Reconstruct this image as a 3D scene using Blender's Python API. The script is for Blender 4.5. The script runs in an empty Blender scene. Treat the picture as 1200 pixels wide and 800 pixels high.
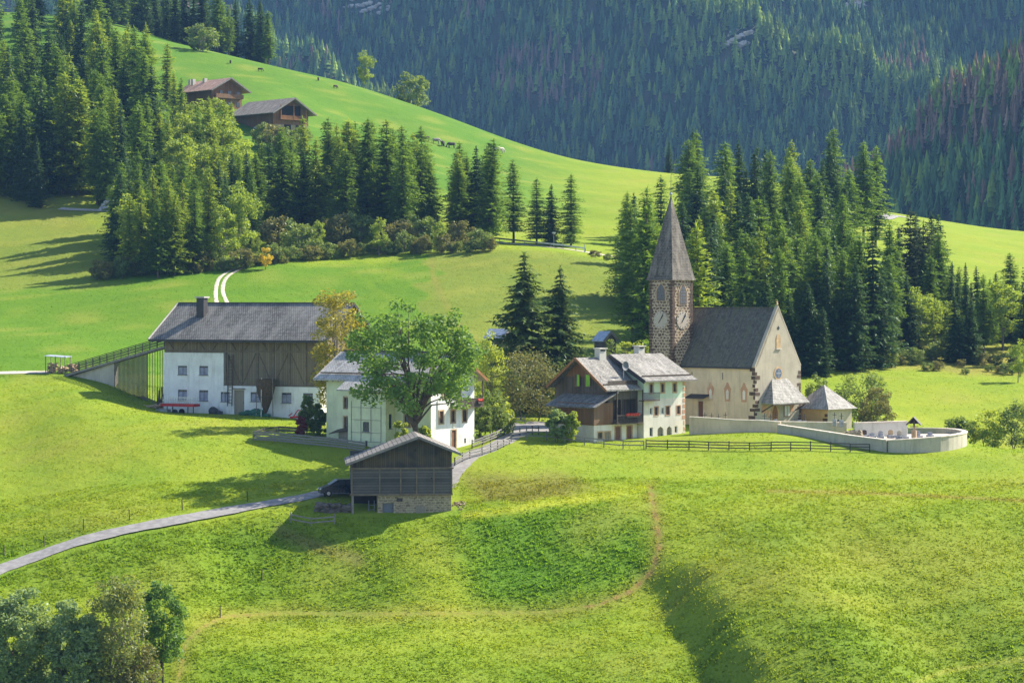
import bpy, math, random
import numpy as np
from mathutils import Vector
R = math.radians
random.seed(7); rng = np.random.default_rng(11)
S = bpy.context.scene
COL = S.collection

# ------------------------------------------------------------------ camera, sky, sun, exposure
F = 2800.0; HZ = 350.0; CZ = 60.0            # focal length in photo pixels, eye-level row, camera height
cam_d = bpy.data.cameras.new('camera'); cam = bpy.data.objects.new('camera', cam_d); COL.objects.link(cam)
cam.location = (0, 0, CZ); cam.rotation_euler = (R(90), 0, 0)
cam_d.sensor_width = 36; cam_d.lens = F / 1200 * 36
cam_d.shift_y = -(400 - HZ) / 1200.0
cam_d.clip_start = 1.0; cam_d.clip_end = 12000
S.camera = cam

SUN_EL, SUN_AZ = 40.0, 60.0                  # azimuth clockwise from +Y
sd = Vector((math.sin(R(SUN_AZ)) * math.cos(R(SUN_EL)), math.cos(R(SUN_AZ)) * math.cos(R(SUN_EL)), math.sin(R(SUN_EL))))
w = bpy.data.worlds.new('World'); S.world = w; w.use_nodes = True
wn = w.node_tree; wn.nodes.clear()
wo = wn.nodes.new('ShaderNodeOutputWorld'); wb = wn.nodes.new('ShaderNodeBackground'); ws = wn.nodes.new('ShaderNodeTexSky')
ws.sky_type = 'NISHITA'; ws.sun_disc = False; ws.sun_elevation = R(SUN_EL); ws.sun_rotation = R(SUN_AZ)
ws.altitude = 1300; ws.air_density = 1.0; ws.dust_density = 2.2; ws.ozone_density = .7
wb.inputs['Strength'].default_value = 0.108
wn.links.new(ws.outputs[0], wb.inputs[0]); wn.links.new(wb.outputs[0], wo.inputs[0])
sl = bpy.data.lights.new('sun', 'SUN'); sun = bpy.data.objects.new('sun', sl); COL.objects.link(sun)
sl.energy = 5.0; sl.angle = R(0.5); sl.color = (1.0, 0.93, 0.80)
sun.rotation_euler = sd.to_track_quat('Z', 'Y').to_euler(); sun.location = (60, 250, 200)
S.view_settings.view_transform = 'Standard'; S.view_settings.look = 'None'
S.view_settings.exposure = 1.35; S.view_settings.gamma = 1.0
S.render.engine = 'CYCLES'
S.cycles.volume_bounces = 0; S.cycles.max_bounces = 5; S.cycles.transparent_max_bounces = 6
S.cycles.diffuse_bounces = 3; S.cycles.glossy_bounces = 2; S.cycles.transmission_bounces = 3

# ------------------------------------------------------------------ node helpers
class NT:
    def __init__(s, name, rough=.85, spec=.25):
        s.m = bpy.data.materials.new(name); s.m.use_nodes = True; s.t = s.m.node_tree
        s.b = s.t.nodes['Principled BSDF']; s.out = s.t.nodes['Material Output']
        s.b.inputs['Roughness'].default_value = rough; s.b.inputs['Specular IOR Level'].default_value = spec
        s.tc = s.t.nodes.new('ShaderNodeTexCoord')
    def n(s, typ, **k):
        o = s.t.nodes.new(typ)
        for a, b in k.items(): setattr(o, a, b)
        return o
    def l(s, a, b): s.t.links.new(a, b)
    def put(s, sock, v):
        if hasattr(v, 'is_linked') or hasattr(v, 'links'): s.l(v, sock)
        else: sock.default_value = v
    def vec(s, coord='Object', sc=(1, 1, 1), rot=(0, 0, 0)):
        mp = s.n('ShaderNodeMapping'); s.l(s.tc.outputs[coord], mp.inputs[0])
        mp.inputs['Scale'].default_value = sc; mp.inputs['Rotation'].default_value = rot
        return mp.outputs[0]
    def noise(s, scale, coord='Object', sc=(1, 1, 1), detail=3, rough=.55, dist=0, vec=None):
        o = s.n('ShaderNodeTexNoise'); s.l(vec if vec is not None else s.vec(coord, sc), o.inputs['Vector'])
        o.inputs['Scale'].default_value = scale; o.inputs['Detail'].default_value = detail
        o.inputs['Roughness'].default_value = rough; o.inputs['Distortion'].default_value = dist
        return o.outputs['Fac']
    def ramp(s, fac, *stops):
        o = s.n('ShaderNodeValToRGB'); s.l(fac, o.inputs[0]); e = o.color_ramp.elements
        while len(e) < len(stops): e.new(.5)
        for i, (p, c) in enumerate(stops):
            e[i].position = p; e[i].color = (c, c, c, 1) if not hasattr(c, '__len__') else (*c[:3], 1)
        return o.outputs[0]
    def mix(s, fac, a, b, mode='MIX'):
        o = s.n('ShaderNodeMix', data_type='RGBA', blend_type=mode)
        s.put(o.inputs[0], fac)
        s.put(o.inputs[6], a if hasattr(a, 'links') else (*a[:3], 1)); s.put(o.inputs[7], b if hasattr(b, 'links') else (*b[:3], 1))
        return o.outputs[2]
    def math(s, op, a, b=0.0, c=0.0, clamp=False):
        o = s.n('ShaderNodeMath', operation=op, use_clamp=clamp)
        s.put(o.inputs[0], a); s.put(o.inputs[1], b); s.put(o.inputs[2], c); return o.outputs[0]
    def bump(s, h, strength=.4, dist=.1):
        o = s.n('ShaderNodeBump'); s.l(h, o.inputs['Height']); o.inputs['Strength'].default_value = strength
        o.inputs['Distance'].default_value = dist; s.l(o.outputs[0], s.b.inputs['Normal']); return o.outputs[0]
    def col(s, c): s.put(s.b.inputs['Base Color'], c if hasattr(c, 'links') else (*c[:3], 1)); return s
def sc3(c, k): return tuple(min(1, x * k) for x in c[:3])

def plaster(name, c, dirt=.35, dirtc=(.25, .2, .15), patch=None):
    m = NT(name, .9, .2)
    a = m.mix(m.ramp(m.noise(.5, detail=4), (.35, 0), (.7, 1)), sc3(c, .84), sc3(c, 1.06))
    st = m.ramp(m.noise(1.3, sc=(1.6, 1.6, .25), detail=5), (.52, 0), (.78, 1))
    a = m.mix(m.math('MULTIPLY', st, dirt), a, dirtc)
    sp = m.ramp(m.noise(7, detail=3), (.3, 0), (.42, 1)); a = m.mix(m.math('MULTIPLY', m.math('SUBTRACT', 1, sp), dirt * .5), a, dirtc)
    if patch: a = m.mix(m.ramp(m.noise(.22, detail=4, dist=1), (.55, 0), (.62, 1)), a, patch)
    m.col(a); m.bump(m.noise(9, detail=4), .25, .04); return m.m
def boards(name, c, c2, wd=.2, horiz=False, weather=(.2, .19, .17), wz=.4):
    m = NT(name, .85, .2)
    sx = m.n('ShaderNodeSeparateXYZ'); m.l(m.tc.outputs['UV'], sx.inputs[0])
    u = sx.outputs[1 if horiz else 0]
    q = m.math('DIVIDE', u, wd); fl = m.math('FLOOR', q); fr = m.math('FRACT', q)
    wnz = m.n('ShaderNodeTexWhiteNoise', noise_dimensions='1D'); m.l(fl, wnz.inputs['W'])
    a = m.mix(wnz.outputs['Value'], c, c2)
    g = m.noise(4, 'UV', (1, 9, 1) if horiz else (9, .8, 1), detail=5, rough=.7)
    a = m.mix(m.ramp(g, (.3, .55), (.7, 1.0)), (0, 0, 0), a)
    a = m.mix(m.math('MULTIPLY', m.ramp(m.noise(.45, detail=4, dist=.6), (.4, 0), (.65, 1)), wz), a, weather)
    gap = m.math('LESS_THAN', fr, .13)
    a = m.mix(m.math('MULTIPLY', gap, .7), a, sc3(c, .15)); m.col(a)
    m.bump(m.math('SUBTRACT', g, gap), .5, .05); return m.m
def shingle(name, c, c2, w=.35, h=.28, gap=.03, patch=None, ws=.3, streak=.35):
    m = NT(name, .8, .25)
    b = m.n('ShaderNodeTexBrick'); m.l(m.vec('UV', (1, 1, 1)), b.inputs['Vector'])
    b.inputs['Scale'].default_value = 1; b.inputs['Brick Width'].default_value = w; b.inputs['Row Height'].default_value = h
    b.inputs['Mortar Size'].default_value = gap; b.inputs['Mortar Smooth'].default_value = .4; b.inputs['Bias'].default_value = 0
    b.inputs['Color1'].default_value = (*c, 1); b.inputs['Color2'].default_value = (*c2, 1)
    b.inputs['Mortar'].default_value = (*sc3(c, .25), 1)
    a = m.mix(m.ramp(m.noise(2.2, 'UV', (1, .5, 1), detail=5), (.35, .6), (.7, 1.0)), (0, 0, 0), b.outputs['Color'])
    a = m.mix(m.math('MULTIPLY', m.ramp(m.noise(1.0, 'UV', (ws * 4, ws, 1), detail=5), (.45, 0), (.7, 1)), streak), a, patch or sc3(c2, 1.5))
    m.col(a); m.bump(b.outputs['Fac'], -.5, .06); return m.m
def masonry(name, c, c2, mortar, w=.6, h=.32, ms=.05, dist=.12, patch=None):
    m = NT(name, .9, .15)
    nz = m.n('ShaderNodeTexNoise'); m.l(m.tc.outputs['UV'], nz.inputs['Vector']); nz.inputs['Scale'].default_value = 1.7; nz.inputs['Detail'].default_value = 3
    mx = m.n('ShaderNodeMix', data_type='RGBA', blend_type='LINEAR_LIGHT'); mx.inputs[0].default_value = dist
    m.l(m.tc.outputs['UV'], mx.inputs[6]); m.l(nz.outputs['Color'], mx.inputs[7])
    b = m.n('ShaderNodeTexBrick'); m.l(mx.outputs[2], b.inputs['Vector'])
    b.inputs['Scale'].default_value = 1; b.inputs['Brick Width'].default_value = w; b.inputs['Row Height'].default_value = h
    b.inputs['Mortar Size'].default_value = ms; b.inputs['Mortar Smooth'].default_value = .2
    b.inputs['Color1'].default_value = (*c, 1); b.inputs['Color2'].default_value = (*c2, 1); b.inputs['Mortar'].default_value = (*mortar, 1)
    a = m.mix(m.ramp(m.noise(3, detail=5), (.3, .65), (.7, 1)), (0, 0, 0), b.outputs['Color'])
    if patch: a = m.mix(m.ramp(m.noise(1.8, detail=4), (.6, 0), (.68, .7)), a, patch)
    m.col(a); m.bump(b.outputs['Fac'], -.6, .08); return m.m
def plain(name, c, rough=.6, metal=0, spec=.4, var=.25, sc=2.0):
    m = NT(name, rough, spec); m.b.inputs['Metallic'].default_value = metal
    m.col(m.mix(m.ramp(m.noise(sc, detail=4), (.3, 0), (.7, 1)), sc3(c, 1 - var), sc3(c, 1 + var))); return m.m
def leafm(name, c, c2, tr=.45, rnd=.5, trc=None):
    m = NT(name, .7, .15); m.t.nodes.remove(m.b)
    oi = m.n('ShaderNodeObjectInfo')
    f = m.math('ADD', m.math('MULTIPLY', oi.outputs['Random'], rnd), m.math('MULTIPLY', m.noise(.5, detail=4), 1 - rnd))
    a = m.mix(m.ramp(f, (.2, 0), (.8, 1)), c, c2)
    a = m.mix(m.math('MULTIPLY', m.ramp(m.noise(2.5, detail=2), (.4, 0), (.7, 1)), .4), a, sc3(c2, 1.35))
    d = m.n('ShaderNodeBsdfDiffuse'); t = m.n('ShaderNodeBsdfTranslucent'); mx = m.n('ShaderNodeMixShader')
    g = m.n('ShaderNodeBsdfGlossy'); g.inputs['Roughness'].default_value = .5; g.inputs['Color'].default_value = (.6, .65, .6, 1)
    m.l(a, d.inputs[0]); m.l(m.mix(.6, a, trc or (c2[0] * 1.9, c2[1] * 1.7, c2[2] * .6)), t.inputs[0])
    mx.inputs[0].default_value = tr; m.l(d.outputs[0], mx.inputs[1]); m.l(t.outputs[0], mx.inputs[2])
    m2 = m.n('ShaderNodeMixShader'); m2.inputs[0].default_value = .04; m.l(mx.outputs[0], m2.inputs[1]); m.l(g.outputs[0], m2.inputs[2])
    m.l(m2.outputs[0], m.out.inputs[0]); return m.m

M = {}
M['plaster_white'] = plaster('plaster_white', (.78, .78, .76), .4)
M['plaster_green'] = plaster('plaster_green', (.70, .73, .48), .2)
M['plaster_mint'] = plaster('plaster_mint', (.58, .68, .52), .12)
M['plaster_cream'] = plaster('plaster_cream', (.74, .68, .58), .3)
M['plaster_church'] = plaster('plaster_church', (.70, .55, .37), .45, (.3, .24, .17))
M['plaster_gable'] = plaster('plaster_gable', (.46, .40, .31), .55, (.25, .22, .18))
M['plaster_orange'] = plaster('plaster_orange', (.62, .38, .18), .3)
M['wall_old'] = plaster('wall_old', (.47, .43, .34), .7, (.22, .23, .17))
M['wall_white'] = plaster('wall_white', (.62, .58, .5), .45, (.3, .3, .24))
M['coping'] = plain('coping', (.62, .54, .44), .9)
M['wood_farm'] = boards('wood_farm', (.20, .155, .10), (.30, .24, .155), .28, weather=(.24, .22, .17))
M['wood_brown'] = boards('wood_brown', (.24, .12, .055), (.35, .18, .08), .22, wz=.35)
M['wood_dark'] = boards('wood_dark', (.095, .075, .06), (.17, .13, .095), .22)
M['wood_grey'] = boards('wood_grey', (.05, .048, .045), (.10, .09, .075), .24, weather=(.15, .11, .05), wz=.5)
M['wood_grey_h'] = boards('wood_grey_h', (.07, .068, .065), (.16, .145, .13), .3, horiz=True, weather=(.17, .155, .14))
M['wood_rail'] = boards('wood_rail', (.26, .25, .24), (.36, .34, .31), .09, horiz=True, wz=.3)
M['wood_rail_dark'] = boards('wood_rail_dark', (.07, .065, .06), (.11, .10, .09), .09, horiz=True, wz=.2)
M['wood_orange'] = boards('wood_orange', (.34, .15, .06), (.44, .22, .09), .18, wz=.15)
M['beam'] = plain('beam', (.09, .065, .045), .8)
M['beam_brown'] = plain('beam_brown', (.16, .125, .085), .85)
M['beam_grey'] = plain('beam_grey', (.2, .18, .16), .85)
M['fascia'] = plain('fascia', (.035, .033, .035), .6)
M['verge_light'] = plain('verge_light', (.42, .39, .36), .7)
M['roof_farm'] = shingle('roof_farm', (.19, .18, .16), (.29, .275, .245), .33, .36, .05, ws=.12)
M['roof_slate'] = shingle('roof_slate', (.21, .20, .18), (.39, .37, .33), .28, .24, .03, patch=(.5, .47, .43))
M['roof_pale'] = shingle('roof_pale', (.54, .50, .44), (.70, .66, .60), .28, .24, .03, patch=(.74, .71, .66))
M['roof_chapel'] = shingle('roof_chapel', (.32, .30, .27), (.48, .455, .41), .28, .24, .03, patch=(.56, .53, .48))
M['roof_church'] = shingle('roof_church', (.13, .12, .095), (.20, .185, .15), .3, .2, .02, patch=(.12, .13, .07), streak=.6)
M['roof_spire'] = shingle('roof_spire', (.14, .12, .10), (.24, .21, .175), .3, .22, .03, streak=.5)
M['roof_far'] = shingle('roof_far', (.32, .27, .22), (.42, .36, .30), .4, .35, .04)
M['roof_red'] = shingle('roof_red', (.50, .30, .22), (.62, .40, .31), .4, .35, .04)
M['roof_barn'] = shingle('roof_barn', (.20, .185, .17), (.33, .30, .275), .4, .5, .06)
M['tower_stone'] = masonry('tower_stone', (.10, .06, .04), (.22, .145, .10), (.52, .42, .29), .62, .4, .09, .3, patch=(.42, .33, .22))
M['quoin'] = plain('quoin', (.10, .062, .042), .9, var=.5, sc=3)
M['rubble'] = masonry('rubble', (.22, .17, .11), (.36, .29, .19), (.42, .35, .24), .5, .28, .05, .2, patch=(.44, .37, .25))
M['stone_surround'] = plain('stone_surround', (.46, .31, .17), .85)
M['fresco'] = plaster('fresco', (.54, .30, .18), .5, (.7, .6, .45), patch=(.6, .5, .38))
M['glass'] = plain('glass', (.03, .035, .045), .15, spec=.6)
M['glass_blue'] = plain('glass_blue', (.06, .11, .2), .2, spec=.6)
M['frame_white'] = plain('frame_white', (.6, .6, .58), .6, var=.08)
M['frame_grey'] = plain('frame_grey', (.13, .14, .16), .6, var=.1)
M['frame_brown'] = plain('frame_brown', (.2, .11, .06), .7)
M['curtain'] = plain('curtain', (.28, .29, .36), .8)
M['door_brown'] = boards('door_brown', (.24, .11, .06), (.30, .14, .08), .16, wz=.1)
M['door_pale'] = boards('door_pale', (.34, .28, .2), (.42, .36, .27), .16, wz=.2)
M['shutter_green'] = plain('shutter_green', (.25, .5, .04), .7)
M['red_paint'] = plain('red_paint', (.5, .02, .015), .5)
M['metal'] = plain('metal', (.45, .46, .48), .35, .8)
M['metal_roof'] = plain('metal_roof', (.35, .38, .45), .5, .2)
M['dark_metal'] = plain('dark_metal', (.05, .05, .055), .5, .3)
M['gold'] = plain('gold', (.7, .5, .2), .35, .8)
M['clock'] = plaster('clock', (.52, .45, .36), .3, (.3, .22, .16))
M['black'] = plain('black', (.015, .015, .015), .6)
M['dark_inside'] = plain('dark_inside', (.02, .018, .015), .9)
M['tarp_green'] = plain('tarp_green', (.03, .12, .07), .6)
M['hay'] = plain('hay', (.09, .06, .035), .95, var=.5, sc=6)
M['log_end'] = plain('log_end', (.42, .3, .18), .9, var=.4, sc=5)
M['stone_grey'] = plain('stone_grey', (.33, .33, .34), .9, var=.4, sc=3)
M['car_paint'] = plain('car_paint', (.012, .018, .03), .25, .3, .6, var=.1)
M['tyre'] = plain('tyre', (.02, .02, .02), .8)
M['cow_dark'] = plain('cow_dark', (.05, .035, .03), .9); M['cow_grey'] = plain('cow_grey', (.3, .26, .22), .9); M['cow_pale'] = plain('cow_pale', (.6, .53, .43), .9)
M['flower_red'] = plain('flower_red', (.55, .06, .03), .8, var=.5, sc=9)
M['bark'] = plain('bark', (.10, .075, .055), .95, var=.4, sc=3); M['bark_grey'] = plain('bark_grey', (.17, .15, .13), .95, var=.4, sc=3)
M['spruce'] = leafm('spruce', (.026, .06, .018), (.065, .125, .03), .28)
M['spruce_sun'] = leafm('spruce_sun', (.045, .085, .022), (.11, .165, .035), .35)  # lighter copy of the spruce foliage, sunlight put into its colour
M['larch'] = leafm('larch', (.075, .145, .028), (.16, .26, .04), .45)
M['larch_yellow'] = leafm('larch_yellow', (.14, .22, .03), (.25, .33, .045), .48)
M['pine'] = leafm('pine', (.03, .055, .025), (.07, .10, .04), .25)
M['ash_leaf'] = leafm('ash_leaf', (.06, .135, .028), (.15, .26, .045), .45)
M['birch_leaf'] = leafm('birch_leaf', (.15, .20, .035), (.30, .26, .035), .42, .1)
M['willow_leaf'] = leafm('willow_leaf', (.08, .15, .05), (.25, .34, .15), .4, .2)
M['bush_leaf'] = leafm('bush_leaf', (.075, .135, .035), (.17, .23, .055), .42)
M['bush_brown'] = leafm('bush_brown', (.11, .12, .045), (.19, .19, .06), .35)
M['bush_lime'] = leafm('bush_lime', (.18, .27, .03), (.32, .38, .05), .5)
M['leaf_yellow'] = leafm('leaf_yellow', (.36, .28, .03), (.55, .42, .04), .4)
M['olive_leaf'] = leafm('olive_leaf', (.12, .165, .045), (.24, .27, .08), .42)
M['leaf_red'] = leafm('leaf_red', (.12, .025, .03), (.2, .045, .045), .3)
M['asphalt'] = plain('asphalt', (.23, .215, .205), .9, var=.25, sc=1.3)
M['gravel'] = plain('gravel', (.46, .40, .33), .95, var=.25, sc=2)

# ------------------------------------------------------------------ mesh helpers
def auto_uv(me):
    n = len(me.loops)
    if n == 0: return
    uv = me.uv_layers.new(name='UVMap')
    li = np.empty(n, np.int32); me.loops.foreach_get('vertex_index', li)
    co = np.empty(len(me.vertices) * 3); me.vertices.foreach_get('co', co); co = co.reshape(-1, 3)[li]
    pn = np.empty(len(me.polygons) * 3); me.polygons.foreach_get('normal', pn); pn = pn.reshape(-1, 3)
    lt = np.empty(len(me.polygons), np.int32); me.polygons.foreach_get('loop_total', lt)
    nn = np.repeat(pn, lt, axis=0)
    t = np.stack([-nn[:, 1], nn[:, 0], np.zeros(len(nn))], 1); ln = np.linalg.norm(t, axis=1)
    t[ln < .05] = (1, 0, 0); ln[ln < .05] = 1; t /= ln[:, None]
    b = np.cross(nn, t)
    uv.data.foreach_set('uv', np.stack([(co * t).sum(1), (co * b).sum(1)], 1).ravel())
def link(name, me, mat, parent=None, smooth=False):
    if mat is not None: me.materials.append(mat)
    o = bpy.data.objects.new(name, me); COL.objects.link(o)
    if parent is not None: o.parent = parent
    if smooth: me.polygons.foreach_set('use_smooth', [True] * len(me.polygons))
    return o
def npmesh(name, v, f, mat, parent=None, tint=None, smooth=False):
    me = bpy.data.meshes.new(name); k = f.shape[1]
    me.vertices.add(len(v)); me.vertices.foreach_set('co', np.asarray(v, np.float32).ravel())
    me.loops.add(f.size); me.loops.foreach_set('vertex_index', np.asarray(f, np.int32).ravel())
    me.polygons.add(len(f)); me.polygons.foreach_set('loop_start', np.arange(0, f.size, k, dtype=np.int32))
    me.update(calc_edges=True)
    if tint is not None:
        a = me.attributes.new('tint', 'FLOAT_COLOR', 'POINT')
        a.data.foreach_set('color', np.hstack([tint, np.ones((len(tint), 1))]).astype(np.float32).ravel())
    if mat is not None: me.materials.append(mat)
    if smooth: me.polygons.foreach_set('use_smooth', np.ones(len(f), bool))
    if name is None: return me
    o = bpy.data.objects.new(name, me); COL.objects.link(o)
    if parent is not None: o.parent = parent
    return o
class MB:
    def __init__(s): s.v = []; s.f = []
    def poly(s, pts):
        i = len(s.v); s.v += [tuple(p) for p in pts]; s.f.append(tuple(range(i, i + len(pts)))); return s
    def hexa(s, p):     # 8 points: bottom 4 ccw, top 4 ccw
        i = len(s.v); s.v += [tuple(q) for q in p]
        for q in ((3, 2, 1, 0), (4, 5, 6, 7), (0, 1, 5, 4), (1, 2, 6, 5), (2, 3, 7, 6), (3, 0, 4, 7)): s.f.append(tuple(i + k for k in q))
        return s
    def box(s, x0, x1, y0, y1, z0, z1):
        return s.hexa([(x0, y0, z0), (x1, y0, z0), (x1, y1, z0), (x0, y1, z0), (x0, y0, z1), (x1, y0, z1), (x1, y1, z1), (x0, y1, z1)])
    def prism(s, pts, d):   # planar polygon extruded by vector d
        a = [Vector(p) for p in pts]; d = Vector(d); n = len(a); i = len(s.v)
        s.v += [tuple(p) for p in a] + [tuple(p + d) for p in a]
        nrm = (a[1] - a[0]).cross(a[2] - a[0]); fl = nrm.dot(d) > 0
        s.f.append(tuple(i + k for k in (range(n - 1, -1, -1) if fl else range(n))))
        s.f.append(tuple(i + n + k for k in (range(n) if fl else range(n - 1, -1, -1))))
        for k in range(n):
            q = (k, (k + 1) % n, n + (k + 1) % n, n + k); s.f.append(tuple(i + j for j in (q if fl else q[::-1])))
        return s
    def bar(s, p, q, w=.1, h=None):
        h = h or w; p = Vector(p); q = Vector(q); d = (q - p).normalized()
        up = Vector((0, 0, 1)) if abs(d.z) < .9 else Vector((0, 1, 0))
        a = d.cross(up).normalized() * w / 2; b = a.cross(d).normalized() * h / 2
        return s.hexa([p - a - b, p + a - b, q + a - b, q - a - b, p - a + b, p + a + b, q + a + b, q - a + b])
    def tube(s, pts, rad, n=6, cap=True):
        i0 = len(s.v); P = [Vector(p) for p in pts]
        for k, p in enumerate(P):
            d = (P[min(k + 1, len(P) - 1)] - P[max(k - 1, 0)]).normalized()
            up = Vector((0, 0, 1)) if abs(d.z) < .9 else Vector((1, 0, 0))
            a = d.cross(up).normalized(); b = a.cross(d)
            for j in range(n):
                t = 2 * math.pi * j / n; s.v.append(tuple(p + (a * math.cos(t) + b * math.sin(t)) * rad[k]))
        for k in range(len(P) - 1):
            for j in range(n):
                j2 = (j + 1) % n; s.f.append((i0 + k * n + j, i0 + k * n + j2, i0 + (k + 1) * n + j2, i0 + (k + 1) * n + j))
        if cap: s.f.append(tuple(i0 + j for j in range(n))[::-1]); s.f.append(tuple(i0 + (len(P) - 1) * n + j for j in range(n)))
        return s
    def blob(s, c, r, n=7, jit=.2):
        i0 = len(s.v); R_ = n
        for a in range(R_ + 1):
            th = math.pi * a / R_
            for b in range(n):
                ph = 2 * math.pi * b / n; k = 1 + random.uniform(-jit, jit)
                s.v.append((c[0] + r[0] * k * math.sin(th) * math.cos(ph), c[1] + r[1] * k * math.sin(th) * math.sin(ph), c[2] + r[2] * k * math.cos(th)))
        for a in range(R_):
            for b in range(n):
                b2 = (b + 1) % n; s.f.append((i0 + a * n + b, i0 + (a + 1) * n + b, i0 + (a + 1) * n + b2, i0 + a * n + b2))
        return s
    def build(s, name, mat, parent=None, smooth=False):
        me = bpy.data.meshes.new(name); me.from_pydata(s.v, [], s.f); me.update(); auto_uv(me)
        return link(name, me, mat, parent, smooth)
def tag(o, label=None, cat=None, group=None, kind=None):
    if label: o['label'] = label
    if cat: o['category'] = cat
    if group: o['group'] = group
    if kind: o['kind'] = kind
    return o
def thing(name, loc, rz=0, label=None, cat=None, group=None):
    o = bpy.data.objects.new(name, None); COL.objects.link(o); o.location = loc; o.rotation_euler = (0, 0, rz)
    o.empty_display_size = .5
    return tag(o, label, cat, group)

# ------------------------------------------------------------------ terrain: z at (photo column, distance)
COLS = np.array([-150, 0, 100, 200, 300, 400, 500, 600, 700, 800, 900, 1000, 1100, 1200, 1350], float)
TB = [
 (190, [1015]*15),
 (207, [905]*15),
 (222, [800, 800, 800, 800, 800, 802, 805, 806, 803, 800, 798, 797, 797, 797, 797]),
 (232, [748, 745, 742, 742, 748, 752, 755, 762, 760, 750, 745, 742, 742, 742, 742]),
 (243, [692, 690, 690, 692, 712, 714, 705, 716, 708, 700, 690, 685, 685, 685, 685]),
 (252, [657, 655, 643, 642, 667, 664, 652, 655, 648, 645, 640, 637, 637, 637, 637]),
 (262, [624, 622, 606, 600, 602, 602, 604, 591, 589, 592, 595, 593, 592, 592, 592]),
 (270, [602, 600, 585, 577, 578, 577, 583, 575, 568, 570, 573, 573, 573, 573, 573]),
 (280, [577, 575, 560, 550, 552, 550, 551, 547, 549, 552, 555, 553, 552, 550, 550]),
 (290, [554, 552, 533, 522, 526, 524, 530, 527, 530, 529, 529, 534, 533, 532, 532]),
 (300, [530, 528, 508, 503, 507, 510, 520, 510, 516, 512, 508, 519, 520, 527, 530]),
 (315, [498, 495, 478, 488, 492, 498, 510, 500, 505, 502, 500, 508, 511, 538, 542]),
 (330, [470, 467, 456, 483, 483, 486, 495, 489, 495, 494, 493, 500, 518, 535, 540]),
 (348, [438, 437, 437, 450, 452, 462, 472, 470, 478, 480, 480, 485, 502, 510, 512]),
 (370, [412, 412, 415, 425, 430, 436, 440, 440, 440, 445, 452, 460, 468, 472, 475]),
 (400, [378, 378, 380, 383, 386, 388, 390, 390, 395, 412, 424, 432, 437, 440, 442]),
 (430, [345, 345, 340, 336, 338, 343, 345, 345, 352, 375, 390, 404, 410, 412, 414]),
 (465, [305, 305, 302, 302, 301, 301, 300, 298, 305, 338, 350, 360, 372, 376, 378]),
 (510, [248, 248, 248, 255, 262, 262, 268, 282, 292, 300, 308, 318, 336, 345, 348]),
 (560, [190, 190, 190, 205, 208, 220, 236, 254, 264, 268, 273, 283, 302, 315, 320]),
 (610, [140, 140, 140, 155, 160, 182, 205, 229, 241, 244, 249, 262, 278, 294, 300]),
 (680, [85, 85, 85, 98, 108, 138, 170, 199, 216, 221, 225, 247, 263, 279, 286]),
 (750, [30, 34, 34, 52, 72, 95, 127, 165, 192, 204, 212, 243, 258, 272, 280]),
 (800, [10, 14, 20, 50, 78, 104, 139, 178, 206, 217, 226, 252, 268, 283, 290]),
 (900, [40, 50, 70, 110, 140, 180, 215, 245, 265, 275, 285, 300, 315, 330, 335]),
 (1100, [330]*15), (1400, [420]*15)]
DL = np.array([t[0] for t in TB], float); PY = np.array([t[1] for t in TB], float)
ZT = CZ - (PY - HZ) / F * DL[:, None]
DL = np.concatenate([[40, 120, 165], DL]); ZT = np.vstack([np.full((3, 15), -8.) + np.array([[2], [1], [0]]), ZT])
def pchip(x, y, xi):
    h = np.diff(x); dl = np.diff(y, axis=0) / h[:, None]
    m = np.zeros_like(y); m[0] = dl[0]; m[-1] = dl[-1]
    a, b = dl[:-1], dl[1:]; w1 = (2 * h[1:] + h[:-1])[:, None]; w2 = (h[1:] + 2 * h[:-1])[:, None]
    ok = a * b > 0; hm = np.where(ok, (w1 + w2) / (w1 / np.where(ok, a, 1) + w2 / np.where(ok, b, 1)), 0); m[1:-1] = hm
    k = np.clip(np.searchsorted(x, xi) - 1, 0, len(x) - 2); t = ((xi - x[k]) / h[k])[:, None]; hk = h[k][:, None]
    return ((1 + 2 * t) * (1 - t)**2) * y[k] + t * (1 - t)**2 * hk * m[k] + t * t * (3 - 2 * t) * y[k + 1] + t * t * (t - 1) * hk * m[k + 1]
DG = np.concatenate([np.arange(40, 200, 5), np.arange(200, 345, .45), np.arange(345, 520, 1.0), np.arange(520, 820, 2.0), np.arange(820, 1401, 15.)])
PG = np.concatenate([np.arange(-900, -90, 15.), np.arange(-90, 1290, 3.), np.arange(1290, 2101, 15.)])
zc = pchip(DL, ZT, DG)                                  # (nd, 15)
pc = np.clip(PG, -150, 1350)
ZG = pchip(COLS, zc.T.copy(), pc).T.copy()              # (nd, np)
def gsm(a, ax, k):
    ker = np.exp(-.5 * (np.arange(-3 * k, 3 * k + 1) / k)**2); ker /= ker.sum()
    p = [(0, 0), (0, 0)]; p[ax] = (3 * k, 3 * k); b = np.pad(a, p, mode='edge')
    return np.apply_along_axis(lambda r: np.convolve(r, ker, 'valid'), ax, b)
ZG = gsm(ZG, 1, 7)
wn_ = np.clip((DG[:, None] - 325) / 18, 0, 1)
ZG = gsm(ZG, 0, 3) * (1 - wn_) + gsm(ZG, 0, 5) * wn_
PX2, D2 = np.meshgrid(PG, DG)
def sst(a, b, x): t = np.clip((x - a) / (b - a), 0, 1); return t * t * (3 - 2 * t)
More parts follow.
